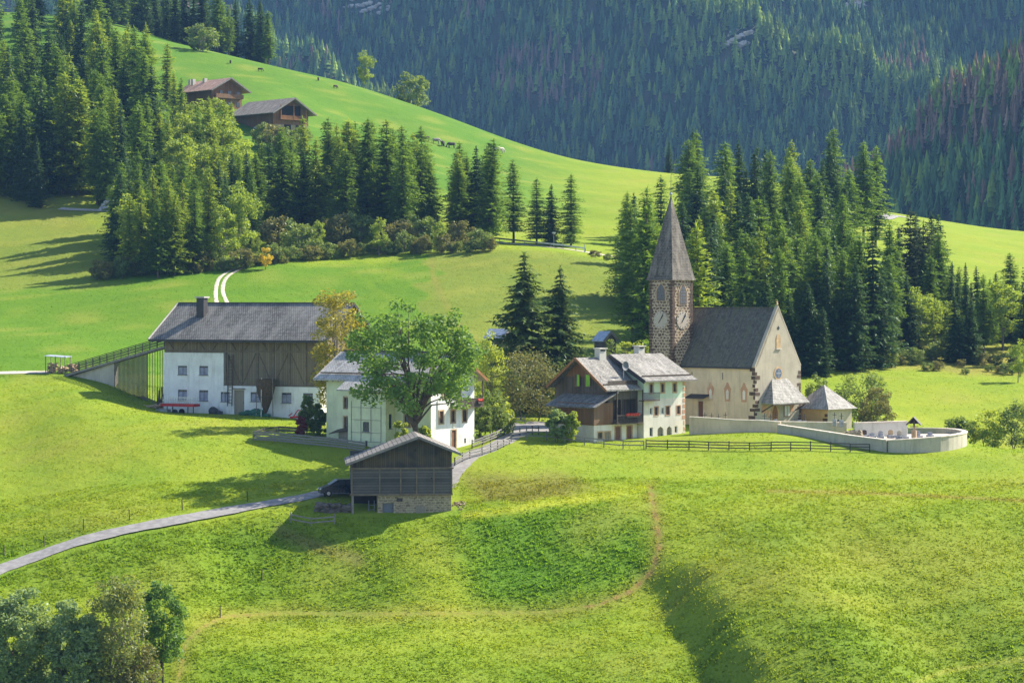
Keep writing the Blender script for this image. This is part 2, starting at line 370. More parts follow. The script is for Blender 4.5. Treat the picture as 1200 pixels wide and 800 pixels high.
# bank of the gully in the foreground slope (its left flank drops steeply)
lx = 778 + (250 - D2) * 2.9 + 4 * np.sin(D2 * .55) + 2 * np.sin(D2 * 1.7)
amp = 4.2 * sst(256, 240, D2) * sst(188, 205, D2)
ZG += amp * (sst(-36, 36, PX2 - lx) * .62) * (1 - .9 * sst(60, 330, PX2 - lx)) - amp * .12 * np.exp(-((PX2 - lx + 35) / 40)**2)
# rounded spur running down the right part of the foreground slope
ZG += 1.1 * np.exp(-((PX2 - (880 + (262 - D2) * 3.4)) / 75)**2) * sst(268, 250, D2) + .5 * np.sin(PX2 * .02 + D2 * .12) * sst(268, 255, D2) * sst(860, 980, PX2)
# gentle swells of the meadows
XX = (PX2 - 600) / F * D2
sw = np.sin(XX * .11 + D2 * .05) * np.sin(D2 * .09 - XX * .04)
ZG += sw * .16 + sw * .34 * sst(340, 470, D2) * sst(760, 600, D2)
def gz(px, d):
    px = np.asarray(px, float); d = np.asarray(d, float)
    i = np.clip(np.searchsorted(DG, d) - 1, 0, len(DG) - 2); j = np.clip(np.searchsorted(PG, px) - 1, 0, len(PG) - 2)
    ti = np.clip((d - DG[i]) / (DG[i + 1] - DG[i]), 0, 1); tj = np.clip((px - PG[j]) / (PG[j + 1] - PG[j]), 0, 1)
    return (ZG[i, j] * (1 - ti) + ZG[i + 1, j] * ti) * (1 - tj) + (ZG[i, j + 1] * (1 - ti) + ZG[i + 1, j + 1] * ti) * tj
def zxy(x, y): return gz(600 + F * np.asarray(x) / np.asarray(y), y)
def W3(px, py, d): return Vector(((px - 600) / F * d, d, CZ - (py - HZ) / F * d))
def at(px, d, dz=0.0): x = (px - 600) / F * d; return Vector((x, d, float(gz(px, d)) + dz))
def hit(px, py, d0=205, d1=900):
    ds = np.arange(d0, d1, .5); z = gz(np.full(len(ds), px), ds); yy = HZ - (z - CZ) / ds * F
    k = np.nonzero(yy <= py)[0]; d = ds[k[0]] if len(k) else d1
    return float(d)
def hp(px, py, d0=205, d1=900, dz=0.0): return at(px, hit(px, py, d0, d1), dz)

def seg_dist(px, py, pts):
    best = np.full(px.shape, 1e9)
    for (x0, y0), (x1, y1) in zip(pts[:-1], pts[1:]):
        dx, dy = x1 - x0, y1 - y0; t = np.clip(((px - x0) * dx + (py - y0) * dy) / (dx * dx + dy * dy), 0, 1)
        best = np.minimum(best, np.hypot(px - x0 - t * dx, (py - y0 - t * dy)))
    return best
Yp = HZ - (ZG - CZ) / D2 * F
def cg(c): return np.array(c)[None, None, :]
G_LAWN, G_HERB_SHADE, G_FERT, G_OLIVE, G_DRY, G_DIRT, G_FAR = (.225, .285, .02), (.135, .24, .016), (.11, .205, .012), (.175, .215, .026), (.25, .215, .045), (.25, .16, .05), (.085, .18, .014)
def ground_tint(px, d, yp):
    t = np.zeros(px.shape + (3,)) + np.array(G_LAWN)
    def mixm(m, c): 
        nonlocal t
        m = np.clip(m, 0, 1)[..., None]; t = t * (1 - m) + np.array(c) * m
    mixm(sst(335, 350, d) * sst(462, 452, d) * sst(470, 430, px), G_FERT)
    mixm(sst(350, 370, d) * sst(480, 465, d) * sst(490, 505, px) * sst(800, 720, px), G_OLIVE)
    mixm(sst(350, 370, d) * sst(480, 465, d) * sst(430, 470, px) * sst(505, 495, px), G_FERT)
    mixm(sst(430, 438, d) * sst(520, 505, d) * sst(150, 100, px), G_OLIVE)
    mixm(sst(540, 600, d) * sst(760, 560, px) * .95, G_FAR)
    mixm(sst(782, 715, px) * sst(500, 580, px) * sst(265, 258, d) * sst(240, 249, d), G_HERB_SHADE)  # dark leafy herbs, with the shade of the steep face mixed into the tint
    mixm(sst(262, 256, d) * sst(520, 420, px) * sst(236, 246, d) * .55, G_FERT)
    mixm(sst(300, 270, d) * sst(540, 570, px) * sst(700, 640, px) * sst(264, 267, d) * sst(282, 276, d) * .6, (.17, .13, .04))
    mixm(sst(262, 250, d) * sst(780, 860, px) * .45, G_OLIVE)
    mixm(sst(235, 225, d) * .35, G_FERT)
    mixm(sst(395, 405, d) * sst(450, 425, d) * sst(900, 960, px) * .75, G_DRY)
    mixm(sst(500, 512, d) * sst(560, 530, d) * sst(120, 60, px) * .6, G_DRY)
    return t
wx = (np.sin(XX * .21 + D2 * .13) + np.sin(XX * .07 - D2 * .31) + .6 * np.sin(XX * .9 + D2 * .5)) * 9
wd_ = (np.sin(XX * .33 + 1.7) + np.sin(XX * .11 + D2 * .07) + .5 * np.sin(XX * 1.1)) * 1.6
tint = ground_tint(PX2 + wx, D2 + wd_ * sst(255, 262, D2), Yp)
trail = [(762, 572), (770, 610), (773, 640), (765, 668), (740, 692), (700, 709), (640, 717), (540, 718), (420, 719), (330, 718), (262, 722), (236, 735), (218, 752), (212, 785), (205, 810)]
inz = (D2 < 275) & (D2 > 205)
dd = seg_dist(PX2, Yp, trail); wav = np.sin(PX2 * .21) * .8 + np.sin(PX2 * .053 + D2) * 1.2
core = np.exp(-((dd) / (1.9 + 1.7 * sst(700, 765, PX2)))**2) * np.where(PX2 > 300, .8, .55) * np.where((PX2 > 300) & (PX2 < 680), .35, 1) * (.65 + .35 * np.sin(PX2 * .3 + D2 * 2))
halo = np.exp(-((dd + wav) / 12)**2) * .26
m = np.where(inz, np.clip(core + halo, 0, 1), 0)[..., None]; tint = tint * (1 - m) + cg(G_DIRT) * m
for pts, wd, dr, c, k in [([(505, 303), (508, 325), (520, 350), (533, 375), (560, 400)], 3, (370, 475), G_DRY, .55),
                    ([(900, 575), (1010, 577), (1200, 586)], 2.2, (250, 282), G_DRY, .8), ([(545, 603), (600, 597), (640, 590), (700, 582), (755, 573)], 5, (250, 275), (.34, .37, .03), .95),  # bright lip strip: sunlight on the bank edge put into the tint
                    ([(1040, 812), (1110, 785), (1200, 771)], 3, (205, 240), (.3, .32, .05), .8), ([(330, 622), (372, 640), (420, 655)], 9, (240, 262), (.2, .13, .06), .5)]:
    dd = seg_dist(PX2, Yp, pts); m = np.where((D2 > dr[0]) & (D2 < dr[1]), np.exp(-(dd / wd)**2) * k, 0)[..., None]; tint = tint * (1 - m) + cg(c) * m

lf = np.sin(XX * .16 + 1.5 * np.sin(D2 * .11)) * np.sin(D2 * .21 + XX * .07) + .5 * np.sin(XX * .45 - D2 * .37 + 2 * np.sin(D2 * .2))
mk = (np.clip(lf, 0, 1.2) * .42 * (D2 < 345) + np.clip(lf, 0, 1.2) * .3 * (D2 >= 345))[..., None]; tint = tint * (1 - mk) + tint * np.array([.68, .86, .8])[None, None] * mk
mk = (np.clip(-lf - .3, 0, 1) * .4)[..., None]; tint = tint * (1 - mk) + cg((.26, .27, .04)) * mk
def ground_mat(name, grassy=True):
    m = NT(name, .95, .08)
    at_ = m.n('ShaderNodeAttribute', attribute_name='tint'); a = at_.outputs['Color']
    n1 = m.noise(.035, detail=5, dist=.5); n2 = m.noise(.35, detail=5, rough=.65); n3 = m.noise(2.6, detail=4, rough=.7)
    a = m.mix(m.math('MULTIPLY', m.ramp(n1, (.4, 0), (.65, 1)), .35), a, m.mix(1, a, (1.35, 1.05, 1.3), 'MULTIPLY'))
    a = m.mix(m.ramp(n2, (.3, .5), (.68, 0)), a, m.mix(1, a, (.62, .78, .8), 'MULTIPLY'))
    a = m.mix(m.math('MULTIPLY', m.ramp(n3, (.35, 1), (.6, 0)), .3), a, m.mix(1, a, (.5, .66, .6), 'MULTIPLY'))
    m.col(a)
    m.bump(m.math('ADD', m.math('MULTIPLY', n3, .5), m.math('MULTIPLY', n2, 1.0)), .9, .35)
    return m.m
M['ground'] = ground_mat('ground')
nd, npx = ZG.shape
V = np.stack([XX, D2, ZG], -1).reshape(-1, 3)
ii = (np.arange(nd - 1)[:, None] * npx + np.arange(npx - 1)[None, :]).ravel()
Fq = np.stack([ii, ii + 1, ii + npx + 1, ii + npx], 1)
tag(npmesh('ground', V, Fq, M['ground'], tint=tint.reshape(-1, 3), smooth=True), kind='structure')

# ------------------------------------------------------------------ far mountain, its forest, haze
def mount_z(x, y):
    q = (1.25 * x + y) / 1.6
    base = -60 + .60 * np.clip(y - 1450, -200, 1500) + .08 * x
    rid = 1 - np.abs(np.sin((q - 1350 + 30 * np.sin(x / 90.)) / 110.))
    z = base + 110 * (rid**1.2 - .4) * sst(1400, 1700, y) + 12 * np.sin(x * .021 + y * .013) + 7 * np.sin(x * .06 - y * .035)
    # nearer spur on the right
    cy = 1260; cz = 128 + (x - 188) * .80
    sp = cz - np.where(y < cy, (cy - y) * .34, (y - cy) * .75) + 6 * np.sin(x * .09 + y * .04)
    sp = np.minimum(sp, 420 + .25 * (x - 550))
    return np.maximum(z, sp)
mx_ = np.arange(-1500, 1800, 11.); my_ = np.concatenate([np.arange(980, 1500, 10.), np.arange(1500, 3000, 12.)])
MX, MY = np.meshgrid(mx_, my_); MZ = mount_z(MX, MY)
mm = NT('forest_floor', .95, .1); mm.col(mm.mix(mm.ramp(mm.noise(.03, detail=5), (.4, 0), (.7, 1)), (.03, .045, .02), (.09, .085, .055))); mm.bump(mm.noise(.3, detail=4), .8, 2)
ii = (np.arange(len(my_) - 1)[:, None] * len(mx_) + np.arange(len(mx_) - 1)[None, :]).ravel(); k = len(mx_)
tag(npmesh('mountain_slope', np.stack([MX, MY, MZ], -1).reshape(-1, 3), np.stack([ii, ii + 1, ii + k + 1, ii + k], 1), mm.m, smooth=True), kind='structure')

def far_tree(seed, tiers=6, n=6):
    r = random.Random(seed); v = []; f = []
    for t in range(tiers):
        z1 = 1 - t / tiers * .86; z0 = z1 - .86 / tiers * 1.7; rr = .17 * ((t + 1) / tiers)**.8
        a0 = r.random() * 6
        for k in range(n):
            a = a0 + k * 2 * math.pi / n; b = a + 2 * math.pi / n * r.uniform(.6, 1.1); q = rr * r.uniform(.65, 1.2); i = len(v)
            v += [(0, 0, z1 + .03), (q * math.cos(a), q * math.sin(a), z0 + r.uniform(-.03, .04)), (q * math.cos(b), q * math.sin(b), z0 + r.uniform(-.03, .04))]; f.append((i, i + 1, i + 2))
    return np.array(v), np.array(f)
def scatter(tmpls, P, H, Wd, tints):
    vs, fs, ts = [], [], []; off = 0
    idx = rng.integers(0, len(tmpls), len(P)); ang = rng.uniform(0, 6.28, len(P))
    for k, (tv, tf) in enumerate(tmpls):
        s = np.nonzero(idx == k)[0]
        if len(s) == 0: continue
        c, sn = np.cos(ang[s])[:, None], np.sin(ang[s])[:, None]
        x = (tv[None, :, 0] * c - tv[None, :, 1] * sn) * (H * Wd)[s][:, None]; y = (tv[None, :, 0] * sn + tv[None, :, 1] * c) * (H * Wd)[s][:, None]
        z = tv[None, :, 2] * H[s][:, None]
        vv = np.stack([x, y, z], -1) + P[s][:, None, :]
        vs.append(vv.reshape(-1, 3)); n = len(tv)
        fs.append((tf[None] + (np.arange(len(s)) * n)[:, None, None] + off).reshape(-1, 3)); off += len(s) * n
        ts.append(np.repeat(tints[s], n, axis=0))
    return np.vstack(vs), np.vstack(fs), np.vstack(ts)
def tint_leaf(name, tr=.2):
    m = NT(name); m.t.nodes.remove(m.b); a = m.n('ShaderNodeAttribute', attribute_name='tint').outputs['Color']
    d = m.n('ShaderNodeBsdfDiffuse'); t = m.n('ShaderNodeBsdfTranslucent'); mx = m.n('ShaderNodeMixShader'); mx.inputs[0].default_value = tr
    m.l(a, d.inputs[0]); m.l(m.mix(.5, a, m.mix(1, a, (1.8, 1.6, .5), 'MULTIPLY')), t.inputs[0]); m.l(d.outputs[0], mx.inputs[1]); m.l(t.outputs[0], mx.inputs[2]); m.l(mx.outputs[0], m.out.inputs[0]); return m.m
FT = [far_tree(i) for i in range(6)]
N = 88000
yy = np.concatenate([rng.uniform(1450, 2750, N), rng.uniform(1000, 1500, 20000)])
xx = np.concatenate([(rng.uniform(-200, 1450, N) - 600) / F * yy[:N], rng.uniform(100, 760, 20000)])
zz = mount_z(xx, yy); pyy = HZ - (zz - CZ) / yy * F; pxx = 600 + F * xx / yy
cl = np.sin(xx * .031 + 2 * np.sin(yy * .017)) * np.sin(yy * .023 + xx * .011)          # patchiness
bare = ((pxx - 868)**2 / 18**2 + (pyy - 52)**2 / 10**2 < 1) | ((pxx - 430)**2 / 26**2 + (pyy - 12)**2 / 12**2 < 1) | ((pxx - 1000)**2 / 14**2 + (pyy - 5)**2 / 12**2 < 1)
ok = (pyy > -110) & (pyy < 400) & ~bare & (rng.random(len(xx)) < .95 + .2 * cl)
xx, yy, zz, pxx, pyy, cl = (a[ok] for a in (xx, yy, zz, pxx, pyy, cl))
H = rng.uniform(9, 19, len(xx)) * (1 + .1 * cl)
spec = rng.random(len(xx)); nn = np.sin(xx * .013 + yy * .02) + np.sin(xx * .05) * .5
tt = np.zeros((len(xx), 3)) + np.array((.075, .14, .06)); tt *= rng.uniform(.45, 1.8, len(xx))[:, None]
crest = 1 - np.abs(np.sin(((1.25 * xx + yy) / 1.6 - 1350 + 30 * np.sin(xx / 90.)) / 110.)); lar_lit = spec < .12 + .16 * (nn > .4) + .45 * (crest > .72); tt[lar_lit] = np.array((.19, .27, .06)) * rng.uniform(.7, 1.4, (lar_lit.sum(), 1))  # larches crowded onto the crests; their paler tint stands in for sunlit ridges
spur = (yy < 1500)
dead = (spec > .93) & (nn < 0) | ((nn < -.55) & (cl > .1) & (spec > .45)) | (spur & (pyy < 235 - (pxx - 1030) * .35 + 40 * cl) & (spec > .3)) | (((pxx - 640)**2 / 70**2 + (pyy - 95)**2 / 40**2 < 1) & (spec > .5))
tt[dead] = np.array((.27, .18, .14)) * rng.uniform(.6, 1.4, (dead.sum(), 1))
v, f, t = scatter(FT, np.stack([xx, yy, zz - .5], 1), H, np.where(lar_lit, 1.45, 1.2) * np.where(dead, .8, 1), tt)
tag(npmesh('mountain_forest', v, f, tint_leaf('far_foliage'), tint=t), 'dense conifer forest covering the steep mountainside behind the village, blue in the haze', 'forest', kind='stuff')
# bare scree patches
mb = MB()
for cx, cy, sx, sy, n in ((868, 52, 16, 8, 60), (430, 12, 22, 9, 40), (1000, 5, 12, 10, 40)):
    for k in range(n):
        a, b = random.gauss(0, .5), random.gauss(0, .5); p, q = cx + a * sx, cy + b * sy
        ds = np.arange(1450, 2900, 6.); z = mount_z((p - 600) / F * ds, ds); j = np.nonzero(HZ - (z - CZ) / ds * F <= q)[0]
        d = ds[j[0]]; x = (p - 600) / F * d; s = random.uniform(1.2, 4.0); mb.blob((x, d, float(mount_z(x, d)) + .2), (s, s, s * .6), 5, .35)
tag(mb.build('scree', plain('scree', (.5, .42, .36), .95)), 'pale rocks showing through gaps in the mountain forest', 'rocks', kind='stuff')

hz = bpy.data.materials.new('haze'); hz.use_nodes = True; ht = hz.node_tree; ht.nodes.remove(ht.nodes['Principled BSDF'])
pv = ht.nodes.new('ShaderNodeVolumePrincipled'); pv.inputs['Color'].default_value = (.27, .53, 1.0, 1); pv.inputs['Density'].default_value = .00007
pv.inputs['Anisotropy'].default_value = 0.0
ht.links.new(pv.outputs[0], ht.nodes['Material Output'].inputs['Volume'])
hb = MB().box(-1700, 2000, -30, 3100, min(V[:, 2].min(), MZ.min()) - 1, MZ.max() + 40).build('haze', hz); tag(hb, 'thin blue haze filling the valley air', 'haze', kind='stuff')

# ------------------------------------------------------------------ roads and paths
def smooth_line(pts, step=.8):
    P = [Vector(p) for p in pts]; out = []
    for i in range(len(P) - 1):
        a, b, c, d = P[max(i - 1, 0)], P[i], P[i + 1], P[min(i + 2, len(P) - 1)]
        n = max(2, int((c - b).length / step))
        for k in range(n):
            t = k / n; out.append(.5 * ((2 * b) + (c - a) * t + (2 * a - 5 * b + 4 * c - d) * t * t + (3 * b - a - 3 * c + d) * t**3))
    out.append(P[-1]); return out
def road(name, pts, wd, mat, lift=.035, n=5):
    L = smooth_line(pts); V_, F_ = [], []
    for i, p in enumerate(L):
        d = (L[min(i + 1, len(L) - 1)] - L[max(i - 1, 0)]); t = Vector((d.y, -d.x, 0)).normalized()
        zc_ = float(zxy(p.x, p.y)); wv = wd[i * (len(wd) - 1) // max(1, len(L) - 1)] if isinstance(wd, list) else wd
        wv *= 1 + .05 * math.sin(i * .7) + .04 * math.sin(i * 1.9)
        for j in range(n):
            s_ = (j / (n - 1) - .5) * wv; q = p + t * s_; zz_ = float(zxy(q.x, q.y))
            V_.append((q.x, q.y, max(zz_, .5 * zz_ + .5 * zc_) + lift * (1 if 0 < j < n - 1 else -.8)))
    for i in range(len(L) - 1):
        for j in range(n - 1): a = i * n + j; F_.append((a, a + 1, a + n + 1, a + n))
    o = npmesh(name, np.array(V_), np.array(F_), mat, smooth=True); auto_uv(o.data); return tag(o, kind='structure')
road('road', [at(-110, 238), at(-50, 243.5)] + [hp(x, y) for x, y in ((0, 667), (60, 645), (130, 626), (200, 611), (290, 594), (350, 584), (384, 576))] + [at(420, 271), at(470, 276)], 3.0, M['asphalt'])
road('village_path', [at(520, 273.5)] + [hp(x, y) for x, y in ((548, 537), (575, 524), (598, 512), (618, 502), (628, 494))], 3.0, M['asphalt'])
road('yard', [at(590, 322), at(618, 316), at(650, 309.5)], [4, 8, 9, 5], M['asphalt'])
road('farm_track', [at(-60, 347.5), at(0, 348), at(30, 348.5), at(60, 349)], 3.6, M['gravel'])
for k in (-1, 1):
    road('wheel_track', [at(253 + k * (4 + 2.5 * (i < 3)) + x - 253, d) for i, (x, d) in enumerate(((282, 395), (270, 404), (261, 416), (257, 428), (262, 440), (278, 448)))], .9, M['gravel'])
road('mountain_lane', [at(560, 503), at(620, 499), at(700, 494), at(780, 490), at(860, 486)], 2.5, M['gravel'])
road('mountain_lane', [at(1025, 652), at(1036, 672), at(1044, 690), at(1056, 699)], 5.5, M['asphalt'], .2)

# ------------------------------------------------------------------ architecture helpers
def wallh(mb, o, ux, W, H, holes=(), depth=.18, top=None):
    """wall sheet with real recesses; outward normal is ux rotated -90 deg. holes: (x0,x1,z0,z1)"""
    o = Vector(o); ux = Vector(ux).normalized(); nin = Vector((-ux.y, ux.x, 0)) * depth
    P = lambda x, z, i=0: tuple(o + ux * x + Vector((0, 0, z)) + nin * i)
    xs = sorted({0, W} | {h[0] for h in holes} | {h[1] for h in holes}); zs = sorted({0, H} | {h[2] for h in holes} | {h[3] for h in holes})
    for a, b in zip(xs[:-1], xs[1:]):
        for c, d in zip(zs[:-1], zs[1:]):
            mx, mz = (a + b) / 2, (c + d) / 2
            if any(h[0] < mx < h[1] and h[2] < mz < h[3] for h in holes): continue
            mb.poly([P(a, c), P(b, c), P(b, d), P(a, d)])
    for a, b, c, d in holes:
        mb.poly([P(a, c), P(a, d), P(a, d, 1), P(a, c, 1)]); mb.poly([P(b, c), P(b, c, 1), P(b, d, 1), P(b, d)])
        mb.poly([P(a, c), P(a, c, 1), P(b, c, 1), P(b, c)]); mb.poly([P(a, d), P(b, d), P(b, d, 1), P(a, d, 1)])
        mb.poly([P(a, c, 1), P(a, d, 1), P(b, d, 1), P(b, c, 1)][::-1])
    return mb
def fbox(mb, o, ux, x0, x1, z0, z1, y0, y1):   # box in wall frame, y positive = outwards
    o = Vector(o); ux = Vector(ux).normalized(); no = Vector((ux.y, -ux.x, 0))
    P = lambda x, y, z: tuple(o + ux * x + no * y + Vector((0, 0, z)))
    return mb.hexa([P(x0, y1, z0), P(x1, y1, z0), P(x1, y0, z0), P(x0, y0, z0), P(x0, y1, z1), P(x1, y1, z1), P(x1, y0, z1), P(x0, y0, z1)])
def window(par, o, ux, x0, x1, z0, z1, frame='frame_white', surround=None, sill=True, bars=(1, 0), pane='glass', curtain=False, sw_=.16, name='window', depth=.16, shutter=None):
    mb = MB(); fbox(mb, o, ux, x0 + .02, x1 - .02, z0 + .02, z1 - .02, -depth + .003, -depth + .03)
    wv = mb.build(name, M[pane], par)
    fb = MB(); t = .07; y0, y1 = -depth + .03, -depth + .09
    for a in ((x0, x0 + t, z0, z1), (x1 - t, x1, z0, z1), (x0 + t, x1 - t, z0, z0 + t), (x0 + t, x1 - t, z1 - t, z1)): fbox(fb, o, ux, *a, y0, y1)
    for k in range(bars[0]): c = x0 + (x1 - x0) * (k + 1) / (bars[0] + 1); fbox(fb, o, ux, c - .03, c + .03, z0 + t, z1 - t, y0, y1 - .01)
    for k in range(bars[1]): c = z0 + (z1 - z0) * (k + 1) / (bars[1] + 1); fbox(fb, o, ux, x0 + t, x1 - t, c - .025, c + .025, y0, y1 - .02)
    fb.build('frame', M[frame], wv)
    if curtain: fbox(MB(), o, ux, x0 + t, x1 - t, z0 + t, z0 + (z1 - z0) * .8, -depth + .031, -depth + .04).build('blind', M['curtain'], wv)
    if surround:
        sb = MB(); q = sw_
        for a in ((x0 - q, x0, z0 - q, z1 + q), (x1, x1 + q, z0 - q, z1 + q), (x0, x1, z1, z1 + q), (x0, x1, z0 - q, z0)): fbox(sb, o, ux, *a, .003, .045)
        sb.build('surround', M[surround], wv)
    if sill: fbox(MB(), o, ux, x0 - .08, x1 + .08, z0 - .07, z0 - .003, -.1, .1).build('sill', M['beam_grey'], wv)
    if shutter:
        s2 = MB(); fbox(s2, o, ux, x1 + .02, x1 + .02 + (x1 - x0) * .5, z0, z1, .02, .07); s2.build('shutter', M[shutter], wv)
    return wv
def door(par, o, ux, x0, x1, z1, mat='door_brown', surround=None, depth=.14, z0=0.0, name='door'):
    mb = MB(); fbox(mb, o, ux, x0 + .02, x1 - .02, z0 + .01, z1 - .02, -depth + .003, -depth + .06); d = mb.build(name, M[mat], par)
    hb_ = MB(); fbox(hb_, o, ux, x1 - .22, x1 - .1, z0 + (z1 - z0) * .48, z0 + (z1 - z0) * .52, -depth + .06, -depth + .12); hb_.build('handle', M['dark_metal'], d)
    if surround:
        sb = MB(); q = .14
        for a in ((x0 - q, x0, z0, z1 + q), (x1, x1 + q, z0, z1 + q), (x0, x1, z1, z1 + q)): fbox(sb, o, ux, *a, .003, .05)
        sb.build('surround', M[surround], d)
    return d
def slab(par, name, pts, th, mat):           # roof plane: polygon of top points, thickness downwards along z
    return MB().prism([(p[0], p[1], p[2] - th) for p in pts], (0, 0, th)).build(name, M[mat], par)
def edge(par, name, segs, w_, h_, mat):
    mb = MB()
    for p, q in segs: mb.bar(p, q, w_, h_)
    return mb.build(name, M[mat], par)
def arch_pts(cx, z0, w_, h_, n=8, pointed=True):
    r = []; hw = w_ / 2; zs = z0 + h_ * (.62 if pointed else 1) - (0 if pointed else hw)
    r = [(cx - hw, z0), (cx + hw, z0), (cx + hw, zs)]
    top = z0 + h_
    for k in range(1, n):
        t = k / n; 
        if pointed: x = hw - 2 * hw * t if False else None
        a = math.pi * t
        px_ = cx + hw * math.cos(a); pz = zs + (top - zs) * (math.sin(a)**(.75 if pointed else 1))
        if pointed: pz = zs + (top - zs) * (1 - abs(math.cos(a))**1.35)
        r.append((px_, pz))
    r.append((cx - hw, zs)); return r
def fprism(par, name, o, ux, pts, y0, y1, mat):
    o = Vector(o); ux = Vector(ux).normalized(); no = Vector((ux.y, -ux.x, 0))
    return MB().prism([tuple(o + ux * x + Vector((0, 0, z)) + no * y0) for x, z in pts], no * (y1 - y0)).build(name, M[mat], par)

# ------------------------------------------------------------------ large farmhouse with barn
X_, Y_ = Vector((1, 0, 0)), Vector((0, 1, 0))
o = W3(193, 484, 330); fh = thing('farmhouse', o, R(-24), 'large farmhouse with white stable walls, plank hay barn and long grey tiled roof', 'farmhouse')
L_, D_, HE, HR = 24.6, 12.5, 10.2, 15.2
win = [(2.3, 3.75, 5.35, 6.6), (5.7, 7.1, 5.35, 6.6), (2.3, 3.75, 1.8, 3.3), (5.7, 7.1, 1.8, 3.3), (9.1, 10.5, 1.75, 3.1)]
win2 = [(13.8, 15.2, 1.85, 3.15), (18.6, 20.1, 1.75, 3.15), (21.9, 23.4, 1.75, 3.15)]
mb = MB(); wallh(mb, (0, -.25, -1.5), X_, 9.55, 9.9, [(a, b, c + 1.5, d + 1.5) for a, b, c, d in win[:4]] + [(9.1, 9.54, 3.25, 4.6)])
mb.poly([(9.55, -.25, 3.97), (9.55, 0, 3.97), (9.55, 0, 8.4), (9.55, -.25, 8.4)]); mb.poly([(0, -.25, 8.4), (9.55, -.25, 8.4), (9.55, 0, 8.4), (0, 0, 8.4)])
wallh(mb, (9.55, -.25, -1.5), X_, L_ - 9.55, 5.45, [(0.01, 10.5 - 9.55, 3.25, 4.6), (11.2 - 9.55, 12.8 - 9.55, 1.5, 4.9)] + [(a - 9.55, b - 9.55, c + 1.5, d + 1.5) for a, b, c, d in win2])
mb.poly([(9.55, -.25, 3.95), (L_, -.25, 3.95), (L_, 0, 3.95), (9.55, 0, 3.95)])
mb.poly([(0, 0, -1.5), (0, -.25, -1.5), (0, -.25, 8.4), (0, 0, 8.4)]); mb.poly([(0, D_, -1.5), (0, 0, -1.5), (0, 0, 8.4), (0, D_, 8.4)])
mb.poly([(L_, -.25, -1.5), (L_, D_, -1.5), (L_, D_, 3.95), (L_, -.25, 3.95)])
mb.build('wall', M['plaster_white'], fh)
mb = MB(); HW = HE + .75
mb.poly([(9.55, 0, 3.9), (L_, 0, 3.9), (L_, 0, HW), (9.55, 0, HW)]); mb.poly([(0, 0, 8.35), (9.55, 0, 8.35), (9.55, 0, HW), (0, 0, HW)])
for x in (0, L_): mb.poly([(x, 0, 3.9 if x else 8.4), (x, D_, 3.9 if x else 8.4), (x, D_, HW), (x, D_ / 2, HR - .25), (x, 0, HW)])
mb.poly([(0, D_, 0), (L_, D_, 0), (L_, D_, HW), (0, D_, HW)])
mb.build('barn_wall', M['wood_farm'], fh)
mb = MB()
for z in (8.55, 3.98): mb.box(0 if z > 5 else 9.6, L_, -.12, -.003, z, z + .2)
for x in np.arange(9.7, L_, 2.48): mb.box(x, x + .2, -.12, -.003, 4.2, HE - .1)
for k, x in enumerate(np.arange(9.8, L_ - 2.4, 2.48)):
    a, b = ((x + .2, x + 2.2) if k % 2 else (x + 2.2, x + .2)); mb.bar((a, -.05, 4.3), (b, -.05, 8.4), .1, .08)
for k, x in enumerate(np.arange(.3, L_ - 2, 2.48)):
    a, b = ((x, x + 1.1) if k % 2 else (x + 1.1, x)); mb.bar((a, -.07, 8.85), (b, -.07, 10.3), .13, .1)
mb.build('timber_frame', M['beam_brown'], fh)
for i, (a, b, c, d) in enumerate(win + win2): window(fh, (0, -.25, 0), X_, a, b, c, d, 'frame_grey', bars=(1, 0), curtain=True)
door(fh, (0, -.25, 0), X_, 11.2, 12.8, 3.4, 'door_pale')
slab(fh, 'door_lintel', [(11, -.6, 3.6), (13, -.6, 3.6), (13, -.25, 3.65), (11, -.25, 3.65)], .08, 'beam_grey')
oy, oe = 1.5, 1.55; sl_ = (HR - HE) / (D_ / 2 + oy)
rp = [(-1.6, -oy, HE), (L_ + 1.5, -oy, HE), (L_ + 1.5, D_ / 2, HR), (-1.6, D_ / 2, HR)]
rf = slab(fh, 'roof', rp, .22, 'roof_farm'); slab(rf, 'back_slope', [(-1.6, D_ / 2, HR), (L_ + 1.5, D_ / 2, HR), (L_ + 1.5, D_ + oy, HE), (-1.6, D_ + oy, HE)], .22, 'roof_farm')
edge(rf, 'gutter', [((-1.6, -oy - .08, HE - .12), (L_ + 1.5, -oy - .08, HE - .12))], .18, .34, 'fascia')
edge(rf, 'verge_board', [((-1.66, -oy, HE - .06), (-1.66, D_ / 2, HR - .06))], .1, .4, 'verge_light')
edge(rf, 'verge_board', [((L_ + 1.56, -oy, HE - .06), (L_ + 1.56, D_ / 2, HR - .06)), ((L_ + 1.56, D_ + oy, HE - .06), (L_ + 1.56, D_ / 2, HR - .06))], .1, .4, 'fascia')
edge(rf, 'ridge_cap', [((-1.6, D_ / 2, HR + .04), (L_ + 1.5, D_ / 2, HR + .04))], .35, .12, 'dark_metal')
mb = MB()
for x in np.arange(-.9, L_ + 1, .85): mb.bar((x, -oy + .1, HE - .3), (x, 1, HE - .3 + 1.0 * .66 + .8), .12, .16)
mb.build('rafter', M['beam_grey'], fh)
mb = MB(); mb.box(3.2, 4.35, 3.1, 4.2, HE + 2.2, 15.9); ch = mb.build('chimney', M['fascia'], fh)
MB().box(3.02, 4.53, 2.92, 4.38, 15.9, 16.1).build('cap', M['verge_light'], ch)
mb = MB()
for a in (10.3, 11.0): mb.bar((a, -.5, 1.2), (a, -.18, 8.2), .1)
for z in np.arange(1.6, 8, .45): mb.bar((10.3, -.5 + (z - 1.2) * .045, z), (11.0, -.5 + (z - 1.2) * .045, z), .06)
